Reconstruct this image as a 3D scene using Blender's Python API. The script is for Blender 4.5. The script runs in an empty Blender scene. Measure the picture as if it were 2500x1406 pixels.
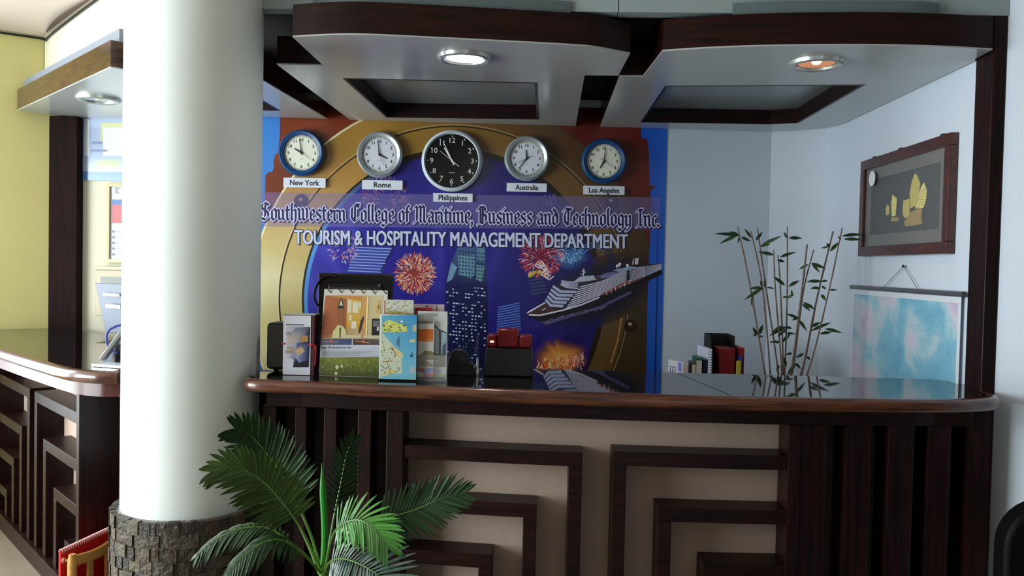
import bpy, bmesh, math, random
from mathutils import Vector, Matrix
from mathutils.geometry import tessellate_polygon
rnd = random.Random(7)
S = bpy.context.scene
COL = S.collection
V = Vector
# ------------------------------------------------------------------ camera
F = 2000.0                      # focal length in pixels of the 2500 x 1406 frame
EYE = V((0, 0, 1.38))
_d = V((77, -53, 2000)).normalized()              # world +Y in camera (x right, y down, z forward)
_e = V((1, .021, 0)); _e = (_e - _d * _e.dot(_d)).normalized()   # world +X
_u = _e.cross(_d)                                 # world +Z
cam = bpy.data.cameras.new('camera'); camo = bpy.data.objects.new('camera', cam); COL.objects.link(camo)
cam.sensor_width = 36; cam.lens = 36 * F / 2500; cam.clip_start = .05
camo.matrix_world = Matrix(((_e.x, -_e.y, -_e.z, EYE.x), (_d.x, -_d.y, -_d.z, EYE.y), (_u.x, -_u.y, -_u.z, EYE.z), (0, 0, 0, 1)))
S.camera = camo
# ------------------------------------------------------------------ world, daylight, exposure
S.view_settings.view_transform = 'Standard'
S.view_settings.look = 'None'
S.view_settings.gamma = 1
S.view_settings.exposure = 0.0
S.cycles.use_denoising = True
w = bpy.data.worlds.new('world'); S.world = w; w.use_nodes = True
w.node_tree.nodes['Background'].inputs[0].default_value = (.55, .68, .85, 1)
w.node_tree.nodes['Background'].inputs[1].default_value = .5

def area_light(name, loc, direction, sx, sy, power, color):
    l = bpy.data.lights.new(name, 'AREA'); l.shape = 'RECTANGLE'; l.size = sx; l.size_y = sy
    l.energy = power; l.color = color
    o = bpy.data.objects.new(name, l); COL.objects.link(o)
    o.location = loc; o.rotation_euler = V(direction).to_track_quat('-Z', 'Y').to_euler()
    return o
DAY = (.91, .99, 1.0)
area_light('daylight_left_window', (-4.42, .75, 1.3), (1, 0, 0), 2.9, 2.0, 275, DAY)
area_light('daylight_diagonal_window', (-3.64, 3.2, 1.35), (.707, -.707, 0), 1.5, 1.9, 80, DAY)
area_light('rear_fill_light', (1.0, -2.9, 1.2), (0, 1, 0), 1.6, 2.0, 4, (.8, .92, 1.0))  # added fill light behind the camera for the front-facing surfaces

# ------------------------------------------------------------------ pixel helpers (photo pixel -> point on a plane of the room)
def ray(px, py):
    c = V((px - 1250, py - 703, F)); return V((c.dot(_e), c.dot(_d), c.dot(_u)))
def PY(px, py, y):
    r = ray(px, py); return EYE + r * (y / r.y)
def PZ(px, py, z):
    r = ray(px, py); return EYE + r * ((z - EYE.z) / r.z)
def PX(px, py, x):
    r = ray(px, py); return EYE + r * (x / r.x)

# ------------------------------------------------------------------ colour and materials
def lin(c):
    if isinstance(c, str): c = [int(c[i:i + 2], 16) for i in (0, 2, 4)]
    return tuple(((x / 255) / 12.92 if x <= 10.3 else ((x / 255 + .055) / 1.055) ** 2.4) for x in c[:3]) + (1,)
MATS = {}
def mat(name, col=(128, 128, 128), rough=.5, metal=0, spec=.5, bump=None, var=None, emit=None, alpha=1, coat=0, ior=None, attr=False, sub=None):
    if name in MATS: return MATS[name]
    m = bpy.data.materials.new(name); m.use_nodes = True; MATS[name] = m
    nt = m.node_tree; b = nt.nodes['Principled BSDF']; I = b.inputs
    I['Base Color'].default_value = lin(col); I['Roughness'].default_value = rough; I['Metallic'].default_value = metal
    I['Specular IOR Level'].default_value = spec; I['Alpha'].default_value = alpha; I['Coat Weight'].default_value = coat
    I['Coat Roughness'].default_value = .06
    if ior: I['IOR'].default_value = ior
    if emit: I['Emission Color'].default_value = lin(emit[0]); I['Emission Strength'].default_value = emit[1]
    src = None
    if attr:
        a = nt.nodes.new('ShaderNodeAttribute'); a.attribute_name = 'Col'; src = a.outputs['Color']; nt.links.new(src, I['Base Color'])
    if var or bump:
        tc = nt.nodes.new('ShaderNodeTexCoord')
    if var:      # var = (scale, amount[, stretch xyz])
        mp = nt.nodes.new('ShaderNodeMapping'); nt.links.new(tc.outputs['Object'], mp.inputs[0])
        if len(var) > 2: mp.inputs['Scale'].default_value = var[2]
        n = nt.nodes.new('ShaderNodeTexNoise'); n.inputs['Scale'].default_value = var[0]; n.inputs['Detail'].default_value = 5
        nt.links.new(mp.outputs[0], n.inputs['Vector'])
        r = nt.nodes.new('ShaderNodeValToRGB'); c = lin(col); a = var[1]
        r.color_ramp.elements[0].position = .3; r.color_ramp.elements[1].position = .7
        r.color_ramp.elements[0].color = (c[0] * (1 - a), c[1] * (1 - a), c[2] * (1 - a), 1)
        r.color_ramp.elements[1].color = (min(1, c[0] * (1 + a)), min(1, c[1] * (1 + a)), min(1, c[2] * (1 + a)), 1)
        nt.links.new(n.outputs['Fac'], r.inputs[0]); nt.links.new(r.outputs[0], I['Base Color'])
    if bump:     # bump = (scale, strength[, stretch])
        n2 = nt.nodes.new('ShaderNodeTexNoise'); n2.inputs['Scale'].default_value = bump[0]; n2.inputs['Detail'].default_value = 4
        if len(bump) > 2:
            mp2 = nt.nodes.new('ShaderNodeMapping'); mp2.inputs['Scale'].default_value = bump[2]
            nt.links.new(tc.outputs['Object'], mp2.inputs[0]); nt.links.new(mp2.outputs[0], n2.inputs['Vector'])
        else: nt.links.new(tc.outputs['Object'], n2.inputs['Vector'])
        bp = nt.nodes.new('ShaderNodeBump'); bp.inputs['Strength'].default_value = bump[1]; bp.inputs['Distance'].default_value = .01
        nt.links.new(n2.outputs['Fac'], bp.inputs['Height']); nt.links.new(bp.outputs[0], I['Normal'])
    return m

def wood(name, dark, light, stretch=(2, 30, 30), rough=.35, coat=.3, spec=.5):
    if name in MATS: return MATS[name]
    m = mat(name, dark, rough, coat=coat, spec=spec); nt = m.node_tree; I = nt.nodes['Principled BSDF'].inputs
    tc = nt.nodes.new('ShaderNodeTexCoord'); mp = nt.nodes.new('ShaderNodeMapping'); mp.inputs['Scale'].default_value = stretch
    n = nt.nodes.new('ShaderNodeTexNoise'); n.inputs['Scale'].default_value = 2.2; n.inputs['Detail'].default_value = 7; n.inputs['Distortion'].default_value = .8
    r = nt.nodes.new('ShaderNodeValToRGB'); r.color_ramp.elements[0].position = .36; r.color_ramp.elements[1].position = .66
    r.color_ramp.elements[0].color = lin(dark); r.color_ramp.elements[1].color = lin(light)
    nt.links.new(tc.outputs['Object'], mp.inputs[0]); nt.links.new(mp.outputs[0], n.inputs['Vector'])
    nt.links.new(n.outputs['Fac'], r.inputs[0]); nt.links.new(r.outputs[0], I['Base Color'])
    return m

WOODX = wood('dark_wood_lengthwise', (16, 5, 5), (40, 13, 11), (1.5, 25, 25), .42, .06, .22)
WOODZ = wood('dark_wood_upright', (16, 5, 5), (40, 13, 11), (25, 25, 1.5), .42, .06, .22)
EDGE = wood('counter_edge_wood', (50, 22, 13), (104, 58, 34), (2.0, 26, 34), .32, .5)
FASCIA = wood('canopy_fascia_wood', (20, 6, 5), (40, 14, 10), (1.5, 6, 22), .3, 0, .22)
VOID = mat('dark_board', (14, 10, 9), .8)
SOFFIT = mat('soffit_paint', (176, 180, 178), .22, bump=(9, .05), spec=.5)
COFFER = mat('coffer_paint', (140, 146, 146), .25)
HEADER = mat('header_paint', (150, 164, 166), .7, var=(3, .04))
PLASTER = mat('cream_wall_paint', (222, 220, 200), .75, bump=(40, .05), var=(2, .03))
BLUISH = mat('cool_white_wall_paint', (204, 216, 230), .6, bump=(40, .05), var=(2, .03))
YELLOW = mat('yellow_wall_paint', (206, 198, 132), .6, bump=(40, .06), var=(1.6, .05))
CEIL = mat('ceiling_paint', (206, 194, 182), .7, var=(2, .03))
FLOORM = mat('floor_tile', (140, 128, 112), .35, var=(3, .08))
COLUMN = mat('column_paint', (232, 242, 240), .55, bump=(7, .12), var=(3, .03))
PANEL = mat('counter_panel_paint', (176, 154, 140), .7, bump=(30, .1), var=(6, .05))
LOBBY = mat('lobby_wall_paint', (104, 96, 86), .7)
GLASSTOP = mat('black_glass_top', (10, 11, 12), .03, ior=2.7)
CHROME = mat('satin_metal', (200, 202, 204), .25, metal=1)
WHITE = mat('white_plastic', (225, 228, 232), .4)
BLACK = mat('black_plastic', (14, 14, 15), .35)
ART = mat('printed_colours', rough=.45, attr=True)
VINYL = mat('printed_vinyl', rough=.3, attr=True, bump=(3.2, .12, (1.2, 1, .5)))

# ------------------------------------------------------------------ mesh builder
WL = {}
class M:
    def __init__(s): s.v = []; s.f = []; s.mi = []; s.c = []
    def add(s, vs, fs, mi=0, col=None):
        k = len(s.v); s.v += [V(p) for p in vs]
        for f in fs: s.f.append([k + i for i in f]); s.mi.append(mi); s.c.append(col)
        return s
    def hexa(s, p, mi=0, col=None):   # 8 corners: bottom ring 0-3, top ring 4-7
        return s.add(p, [(3, 2, 1, 0), (4, 5, 6, 7), (0, 1, 5, 4), (1, 2, 6, 5), (2, 3, 7, 6), (3, 0, 4, 7)], mi, col)
    def box(s, x0, x1, y0, y1, z0, z1, mi=0, col=None):
        return s.hexa([(x0, y0, z0), (x1, y0, z0), (x1, y1, z0), (x0, y1, z0), (x0, y0, z1), (x1, y0, z1), (x1, y1, z1), (x0, y1, z1)], mi, col)
    def obox(s, c, a, b, d, mi=0):   # centre and three half-axis vectors
        c, a, b, d = V(c), V(a), V(b), V(d)
        return s.hexa([c - a - b - d, c + a - b - d, c + a + b - d, c - a + b - d, c - a - b + d, c + a - b + d, c + a + b + d, c - a + b + d], mi)
    def prism(s, outer, z0, z1, holes=(), mi=0, caps=True):
        loops = [list(outer)] + [list(h) for h in holes]
        flat = [p for l in loops for p in l]; n = len(flat)
        vs = [(p[0], p[1], z0) for p in flat] + [(p[0], p[1], z1) for p in flat]; fs = []
        if caps:
            for t in tessellate_polygon([[V((p[0], p[1], 0)) for p in l] for l in loops]):
                fs.append((t[2], t[1], t[0])); fs.append((t[0] + n, t[1] + n, t[2] + n))
        k = 0
        for l in loops:
            for i in range(len(l)):
                a, b = k + i, k + (i + 1) % len(l); fs.append((a, b, b + n, a + n))
            k += len(l)
        return s.add(vs, fs, mi)
    def tube(s, pts, r, n=8, mi=0, caps=True, flat=None):
        pts = [V(p) for p in pts]; k = len(pts); rs = r if isinstance(r, (list, tuple)) else [r] * k
        t0 = (pts[1] - pts[0]).normalized(); a = V((0, 0, 1)) if abs(t0.z) < .9 else V((1, 0, 0))
        a = (a - t0 * a.dot(t0)).normalized(); vs = []
        for i, p in enumerate(pts):
            t = (pts[min(i + 1, k - 1)] - pts[max(i - 1, 0)]).normalized()
            a = (a - t * a.dot(t)).normalized(); b = t.cross(a)
            for j in range(n):
                th = 2 * math.pi * j / n; vs.append(p + a * (math.cos(th) * rs[i]) + b * (math.sin(th) * rs[i]))
        fs = [(i * n + j, i * n + (j + 1) % n, (i + 1) * n + (j + 1) % n, (i + 1) * n + j) for i in range(k - 1) for j in range(n)]
        if caps: fs += [tuple(range(n))[::-1], tuple(range((k - 1) * n, k * n))]
        return s.add(vs, fs, mi)
    def lathe(s, prof, c, n=32, axis='z', mi=0, a0=0, a1=2 * math.pi, caps=True):   # prof: (radius, height along axis)
        c = V(c); vs = []; k = len(prof); full = abs(a1 - a0 - 2 * math.pi) < 1e-6; m = n if full else n + 1
        for r, h in prof:
            for j in range(m):
                th = a0 + (a1 - a0) * j / n; x, y = r * math.cos(th), r * math.sin(th)
                vs.append(c + (V((x, y, h)) if axis == 'z' else V((x, -h, y)) if axis == 'y' else V((h, x, y))))
        fs = []
        for i in range(k - 1):
            for j in range(n):
                j2 = (j + 1) % m; fs.append((i * m + j, i * m + j2, (i + 1) * m + j2, (i + 1) * m + j))
        if caps and prof[0][0] > 1e-6 and full: fs.append(tuple(range(m))[::-1])
        if caps and prof[-1][0] > 1e-6 and full: fs.append(tuple(range((k - 1) * m, k * m)))
        return s.add(vs, fs, mi)
    def sweep(s, path, prof, mi=0, closed_prof=True):   # path: (x,y) list; prof: (outward offset, z); outward = right-hand side turned to viewer
        vs = []; k = len(path); n = len(prof)
        for i, p in enumerate(path):
            p0, p1 = path[max(i - 1, 0)], path[min(i + 1, k - 1)]
            t = V((p1[0] - p0[0], p1[1] - p0[1], 0)).normalized(); o = V((t.y, -t.x, 0))
            for off, z in prof: vs.append(V((p[0], p[1], z)) + o * off)
        fs = [(i * n + j, i * n + (j + 1) % n, (i + 1) * n + (j + 1) % n, (i + 1) * n + j) for i in range(k - 1) for j in range(n if closed_prof else n - 1)]
        if closed_prof: fs += [tuple(range(n))[::-1], tuple(range((k - 1) * n, k * n))]
        return s.add(vs, fs, mi)
    def build(s, name, m, parent=None, bevel=0, smooth=35, fix=True, sub=0):
        off = WL[parent.name] if parent else V((0, 0, 0))
        me = bpy.data.meshes.new(name); me.from_pydata([tuple(p - off) for p in s.v], [], s.f)
        ms = m if isinstance(m, (list, tuple)) else [m]
        for x in ms: me.materials.append(x)
        me.polygons.foreach_set('material_index', s.mi)
        if any(c is not None for c in s.c):
            at = me.color_attributes.new('Col', 'FLOAT_COLOR', 'CORNER'); li = 0; buf = []
            for f, c in zip(s.f, s.c):
                if c is not None and len(c) == len(f) and isinstance(c[0], (tuple, list)): cs = [lin(x) for x in c]
                else: cs = [lin(c if c is not None else (128, 128, 128))] * len(f)
                for x in cs: buf += x
            at.data.foreach_set('color', buf)
        if fix:
            bm = bmesh.new(); bm.from_mesh(me); bmesh.ops.recalc_face_normals(bm, faces=bm.faces); bm.to_mesh(me); bm.free()
        o = bpy.data.objects.new(name, me); COL.objects.link(o); o.parent = parent; WL[o.name] = off
        if smooth:
            me.polygons.foreach_set('use_smooth', [True] * len(me.polygons)); me.set_sharp_from_angle(angle=math.radians(smooth))
        if bevel:
            b = o.modifiers.new('bevel', 'BEVEL'); b.width = bevel; b.segments = 2; b.limit_method = 'ANGLE'
        if sub: o.modifiers.new('sub', 'SUBSURF').levels = sub; o.modifiers['sub'].render_levels = sub
        return o

def tag(o, label, cat, group=None):
    o['label'] = label; o['category'] = cat
    if group: o['group'] = group
    return o
def thing(name, label, cat, loc, group=None):
    o = bpy.data.objects.new(name, None); COL.objects.link(o); o.location = loc; o.empty_display_size = .1
    WL[o.name] = V(loc); return tag(o, label, cat, group)
def struct(o): o['kind'] = 'structure'; return o
def catmull(pts, n=8):
    pts = [V(p) for p in pts]; out = []
    P = [pts[0] * 2 - pts[1]] + pts + [pts[-1] * 2 - pts[-2]]
    for i in range(1, len(P) - 2):
        a, b, c, d = P[i - 1:i + 3]
        for j in range(n):
            t = j / n
            out.append(.5 * (2 * b + (c - a) * t + (2 * a - 5 * b + 4 * c - d) * t * t + (3 * b - 3 * c + d - a) * t ** 3))
    return out + [pts[-1]]

# ------------------------------------------------------------------ flat printed artwork (coloured polygons on a plane)
def clip_poly(pts, rect):
    for ax, lim, sg in ((0, rect[0], 1), (0, rect[2], -1), (1, rect[1], 1), (1, rect[3], -1)):
        out = []; n = len(pts)
        for i in range(n):
            p, q = pts[i], pts[(i + 1) % n]
            a, b = (p[0][ax] - lim) * sg, (q[0][ax] - lim) * sg
            if a >= 0: out.append(p)
            if (a >= 0) != (b >= 0):
                t = a / (a - b)
                out.append(((p[0][0] + (q[0][0] - p[0][0]) * t, p[0][1] + (q[0][1] - p[0][1]) * t), tuple(x + (y - x) * t for x, y in zip(p[1], q[1]))))
        pts = out
        if len(pts) < 3: return []
    return pts
_TX = {}
def text_polys(body, bold=0):
    if (body, bold) in _TX: return _TX[(body, bold)]
    cu = bpy.data.curves.new('t', 'FONT'); cu.body = body; cu.size = 1; cu.offset = bold; cu.fill_mode = 'FRONT'; cu.resolution_u = 3
    ob = bpy.data.objects.new('t', cu); COL.objects.link(ob)
    dg = bpy.context.evaluated_depsgraph_get(); ev = ob.evaluated_get(dg); me = ev.to_mesh()
    vs = [(v.co.x, v.co.y) for v in me.vertices]; fs = [tuple(p.vertices) for p in me.polygons]
    ev.to_mesh_clear(); bpy.data.objects.remove(ob); bpy.data.curves.remove(cu)
    _TX[(body, bold)] = (vs, fs); return vs, fs
class Art:
    def __init__(s, to2, to3, rect=None, step=.00025): s.to2 = to2; s.to3 = to3; s.rect = rect; s.m = M(); s.step = step; s.k = 0
    def poly(s, pts, col, layer=1):
        cols = col if isinstance(col, list) else [col] * len(pts)
        pp = [(tuple(s.to2(*p)), tuple(c)) for p, c in zip(pts, cols)]
        if s.rect: pp = clip_poly(pp, s.rect)
        s.k = (s.k + 37) % 101; hh = (layer + .9 * s.k / 101) * s.step
        if len(pp) >= 3: s.m.add([s.to3(p[0][0], p[0][1], hh) for p in pp], [tuple(range(len(pp)))], 0, [p[1] for p in pp])
    def rect_(s, x0, y0, x1, y1, col, layer=1): s.poly([(x0, y0), (x1, y0), (x1, y1), (x0, y1)], col, layer)
    def line(s, pts, w, col, layer=1):
        for (x0, y0), (x1, y1) in zip(pts, pts[1:]):
            l = math.hypot(x1 - x0, y1 - y0) or 1; nx, ny = -(y1 - y0) / l * w / 2, (x1 - x0) / l * w / 2
            s.poly([(x0 + nx, y0 + ny), (x1 + nx, y1 + ny), (x1 - nx, y1 - ny), (x0 - nx, y0 - ny)], col, layer)
    def disc(s, cx, cy, rx, ry, cin, cout=None, layer=1, n=20):
        cout = cout or cin
        for k in range(n):
            a, b = 2 * math.pi * k / n, 2 * math.pi * (k + 1) / n
            s.poly([(cx, cy), (cx + rx * math.cos(a), cy + ry * math.sin(a)), (cx + rx * math.cos(b), cy + ry * math.sin(b))], [cin, cout, cout], layer)
    def ring(s, cx, cy, r0, r1, colf, layer=1, n=96):
        for k in range(n):
            a, b = 2 * math.pi * k / n, 2 * math.pi * (k + 1) / n; q = []
            for r, t in ((r0, a), (r1, a), (r1, b), (r0, b)): q.append((cx + r * math.cos(t), cy + r * math.sin(t)))
            s.poly(q, [colf(*p) for p in q], layer)
    def text(s, body, x0, x1, yb, cap, col, layer=1, bold=0, slope=0.0):
        vs, fs = text_polys(body, bold)
        if not vs: return
        a, b = min(v[0] for v in vs), max(v[0] for v in vs); sx = (x1 - x0) / (b - a); sy = cap / .7
        for f in fs:
            s.poly([(x0 + (vs[i][0] - a) * sx, yb + ((vs[i][0] - a) * sx) * slope - vs[i][1] * sy) for i in f], col, layer)
    def build(s, name, m, parent=None): return s.m.build(name, m, parent, smooth=0, fix=False)
def art_y(y, rect=None, step=.00025):      # artwork on a plane facing the viewer at depth y, addressed by photo pixel
    def to2(px, py): p = PY(px, py, y); return (p.x, p.z)
    return Art(to2, lambda a, b, h: V((a, y - h, b)), rect, step)
def mix(a, b, t): return tuple(x + (y - x) * t for x, y in zip(a, b))
# ------------------------------------------------------------------ room shell
CEILZ = 2.53; R2 = math.sqrt(.5)
BWK = .075
def BW(x): return 4.357 + BWK * x          # back wall line (the wall runs slightly askew)
def PB(px, py, off=0):
    r = ray(px, py); return EYE + r * ((4.357 - off) / (r.y - BWK * r.x))
def art_b(off, rect=None, step=.00025):
    def to2(px, py): p = PB(px, py, off); return (p.x, p.z)
    return Art(to2, lambda a, b, h: V((a, BW(a) - off - h, b)), rect, step)
struct(M().box(-5, 3.4, -3.3, 4.6, -.06, 0).build('floor', FLOORM))
struct(M().box(-5, 3.4, -3.3, 4.6, CEILZ, CEILZ + .06).build('ceiling', CEIL))
struct(M().prism([(-1.52, BW(-1.52)), (1.20, BW(1.20)), (1.20, 4.62), (-1.52, 4.62)], 0, CEILZ).build('wall_back', BLUISH, smooth=0))
struct(M().box(-2.70, -1.521, 4.33, 4.45, 0, CEILZ).build('wall_back_left', PLASTER))
arc = [(1.201, BW(1.2)), (1.29, 4.412), (1.38, 4.368), (1.445, 4.315), (1.478, 4.24), (1.488, 4.15), (1.488, 2.915)]
struct(M().prism(arc + [(1.62, 2.915), (1.62, 4.62), (1.201, 4.62)], 0, CEILZ).build('wall_right', BLUISH, smooth=25))
struct(M().prism([(1.524, 2.803), (2.95, 1.377), (3.04, 1.46), (1.64, 2.912), (1.524, 2.912)], 0, CEILZ).build('wall_side', BLUISH, smooth=0))
struct(M().box(2.95, 3.05, -3.1, 1.42, 0, CEILZ).build('wall_far_right', LOBBY))
m = M(); m.box(-4.6, .1, -3.1, -3, 0, CEILZ); m.box(.1, 1.9, -3.1, -3, 2.25, CEILZ); m.box(1.9, 3.05, -3.1, -3, 0, CEILZ)
struct(m.build('wall_rear', LOBBY))
struct(M().prism([(-2.60, 4.30), (-2.98, 4.005), (-3.04, 4.083), (-2.66, 4.378)], 0, CEILZ).build('wall_left', YELLOW, smooth=0))
def wseg(m, a, b, t, z0, z1):
    ax, ay = a; bx, by = b; l = math.hypot(bx - ax, by - ay); nx, ny = -(by - ay) / l * t, (bx - ax) / l * t
    m.prism([(ax, ay), (bx, by), (bx + nx, by + ny), (ax + nx, ay + ny)], z0, z1); return m
A_, B_, C_ = (-2.98, 4.005), (-4.5, 2.43), (-4.5, -1.0)
m = M(); wseg(m, B_, A_, .08, 0, .35); wseg(m, B_, A_, .08, 2.32, CEILZ)
struct(m.build('wall_diagonal', YELLOW, smooth=0))
m = M(); wseg(m, C_, B_, .08, 0, .25); wseg(m, C_, B_, .08, 2.32, CEILZ); wseg(m, (-4.5, -3.0), C_, .08, 0, CEILZ)
struct(m.build('wall_far_left', LOBBY, smooth=0))
for i, (a, b, z0, nm) in enumerate(((B_, A_, .35, 4), (C_, B_, .25, 6))):
    m = M()
    for k in range(nm + 1):
        t = k / nm; t = min(max(t, .008), .992); p = (a[0] + (b[0] - a[0]) * t, a[1] + (b[1] - a[1]) * t)
        m.box(p[0] - .022, p[0] + .022, p[1] - .022, p[1] + .022, z0, 2.32)
    wseg(m, a, b, .03, z0, z0 + .04); wseg(m, a, b, .03, 2.28, 2.32)
    struct(m.build('window_%d' % (i + 1), WHITE, smooth=0))
# wall above the counters, and the dark board closing the recess over the canopies
struct(M().box(-1.20, .232, 2.80, 2.86, 2.243, CEILZ).build('wall_above_counter', HEADER))
struct(M().box(.235, 1.523, 2.80, 2.86, 2.243, CEILZ).build('wall_above_counter', HEADER))
m = M(); wseg(m, (-2.648, 4.248), (-1.21, 2.81), .07, 2.30, CEILZ)
struct(m.build('wall_above_left_counter', PLASTER, smooth=0))
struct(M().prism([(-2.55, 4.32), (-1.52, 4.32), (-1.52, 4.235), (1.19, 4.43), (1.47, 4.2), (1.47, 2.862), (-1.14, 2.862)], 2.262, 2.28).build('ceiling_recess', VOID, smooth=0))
# dark timber posts that frame the counters
struct(M().box(1.478, 1.523, 2.802, 2.912, 0, 2.242).build('trim_1', WOODZ, bevel=.003))
a, b = PY(128, 300, 4.3), PY(197, 300, 4.3)
struct(M().box(a.x, b.x, 4.27, 4.329, 0, 2.122).build('trim_2', wood('matt_dark_wood', (16, 5, 5), (36, 12, 10), (25, 25, 1.5), .6, 0, .08), bevel=.003))

# ------------------------------------------------------------------ round column with stone base
cx, cy = -1.206, 2.78
col = thing('round_column', 'thick round white painted column with dark stone clad base', 'column', (cx, cy, 0))
m = M(); prof = [(.2237, .50), (.2237, 1.0), (.223, 1.5), (.223, 2.0), (.222, CEILZ - .001)]
m.lathe(prof, (cx, cy, 0), 64); m.build('shaft', COLUMN, col)
m = M(); rows = 13; n = 30
for r in range(rows):
    z0 = .541 * r / rows; z1 = .541 * (r + 1) / rows; a = rnd.random()
    while a < 2 * math.pi + .2:
        wd = rnd.uniform(.07, .2); R = .2533 + rnd.uniform(-.007, .005); g = .003
        if a + wd < 2 * math.pi + .7:
            k = 3; vs = []
            for zz in (z0 + rnd.uniform(-.006, .003), z1 - rnd.uniform(-.003, .004)):
                for j in range(k + 1):
                    th = a + g + (wd - 2 * g) * j / k; vs.append((cx + math.cos(th) * R, cy + math.sin(th) * R, zz))
                for j in range(k, -1, -1):
                    th = a + g + (wd - 2 * g) * j / k; vs.append((cx + math.cos(th) * .234, cy + math.sin(th) * .234, zz))
            q = 2 * k + 2; fs = [tuple(range(q))[::-1], tuple(range(q, 2 * q))] + [(i, (i + 1) % q, (i + 1) % q + q, i + q) for i in range(q)]
            c = rnd.choice([(70, 58, 44), (84, 74, 58), (60, 54, 46), (92, 82, 64), (50, 43, 35), (74, 70, 62)])
            m.add(vs, fs, 0, c)
        a += wd
m.lathe([(.245, 0), (.245, .531), (.218, .543)], (cx, cy, 0), 48)
STONE = mat('stone_cladding', rough=.55, attr=True, bump=(60, 1.0))
m.build('stone_base', STONE, col, smooth=20)

# ------------------------------------------------------------------ canopies over the counters
ZS = EYE.z + .744; ZF = EYE.z + .852
def offset_poly(poly, d):       # inward offset of a counter-clockwise polygon
    out = []; n = len(poly)
    for i in range(n):
        p0, p, p1 = V(poly[i - 1]), V(poly[i]), V(poly[(i + 1) % n])
        a, b = (p - p0).normalized(), (p1 - p).normalized(); na, nb = V((-a.y, a.x)), V((-b.y, b.x))
        q = (na + nb); q = q / max(.3, q.length_squared / 2) if q.length > 1e-4 else na
        out.append((p.x + q.x * d, p.y + q.y * d))
    return out
def canopy(name, label, outline, hole, front, loc, tier_clip=2.798):
    t = thing(name, label, 'canopy', loc, 'wood edged canopies over the counters')
    m = M().prism(outline, ZS, ZS + .005, [hole]); m.build('soffit', SOFFIT, t, smooth=0)
    inner = offset_poly(outline, .018)
    m = M().prism(outline, ZS + .0055, ZF, [inner]); m.build('fascia', FASCIA, t, smooth=40)
    hin = offset_poly(hole, -.02)
    m = M().prism(hin, ZS + .0005, ZS + .07, [hole]); m.prism(offset_poly(hole, -.003), ZS - .001, ZS + .071, [offset_poly(hole, .009)])
    m.build('coffer_trim', WOODX, t, smooth=0)
    m = M().prism(hin, ZS + .0705, ZS + .08); m.build('coffer_panel', COFFER, t, smooth=0)
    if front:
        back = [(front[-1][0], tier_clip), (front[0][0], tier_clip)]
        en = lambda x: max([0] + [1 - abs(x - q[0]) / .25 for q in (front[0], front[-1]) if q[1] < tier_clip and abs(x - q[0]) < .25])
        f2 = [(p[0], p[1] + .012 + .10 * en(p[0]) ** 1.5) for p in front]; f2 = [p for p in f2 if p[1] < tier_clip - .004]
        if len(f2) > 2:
            m = M().prism(f2 + [(f2[-1][0], tier_clip), (f2[0][0], tier_clip)], ZF, ZF + .042); m.build('upper_tier', mat('shaded_tier_paint', (92, 106, 108), .7), t, smooth=40)  # board for the shaded band above the fascia; shade put into its dark grey
    return t
fr = [(p.x, p.y) for p in catmull([(-.851, 2.716, 0), (-.72, 2.688, 0), (-.588, 2.682, 0), (-.324, 2.717, 0), (-.053, 2.757, 0), (.09, 2.782, 0), (.161, 2.803, 0), (.284, 2.88, 0)], 6)]
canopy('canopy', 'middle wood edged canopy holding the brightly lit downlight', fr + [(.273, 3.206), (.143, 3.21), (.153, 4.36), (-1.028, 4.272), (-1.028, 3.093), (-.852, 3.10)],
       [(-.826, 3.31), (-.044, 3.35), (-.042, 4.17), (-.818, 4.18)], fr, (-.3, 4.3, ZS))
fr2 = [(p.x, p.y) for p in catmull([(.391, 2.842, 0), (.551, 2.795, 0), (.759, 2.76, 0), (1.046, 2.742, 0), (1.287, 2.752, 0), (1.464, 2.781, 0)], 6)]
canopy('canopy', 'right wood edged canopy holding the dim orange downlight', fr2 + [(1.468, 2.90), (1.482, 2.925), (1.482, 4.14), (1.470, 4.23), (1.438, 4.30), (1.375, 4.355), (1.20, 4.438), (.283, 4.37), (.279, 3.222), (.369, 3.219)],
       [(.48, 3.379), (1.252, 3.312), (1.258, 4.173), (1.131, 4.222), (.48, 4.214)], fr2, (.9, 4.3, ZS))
FASCIA = wood('lit_glossy_fascia_wood', (44, 22, 14), (78, 44, 28), (1.5, 6, 22), .16, .4, .4)  # lighter brown than the other fascias: window reflection put into the base colour
canl = canopy('canopy', 'left wood edged canopy over the angled counter by the yellow wall', [(-2.725, 4.139), (-1.716, 3.176), (-1.50, 3.40), (-1.178, 3.36), (-1.142, 4.248), (-1.53, 4.218), (-1.53, 4.322), (-2.45, 4.322), (-2.46, 4.262), (-2.62, 4.262)],
       [(-1.76, 3.62), (-1.324, 3.62), (-1.324, 4.037), (-1.76, 4.037)], None, (-1.9, 4.3, ZS))
m = M(); wseg(m, (-2.71, 4.17), (-1.70, 3.21), .04, ZF + .0005, 2.287); m.build('upper_tier', mat('grey_tier_paint', (128, 136, 150), .5), canl, smooth=0)

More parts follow.
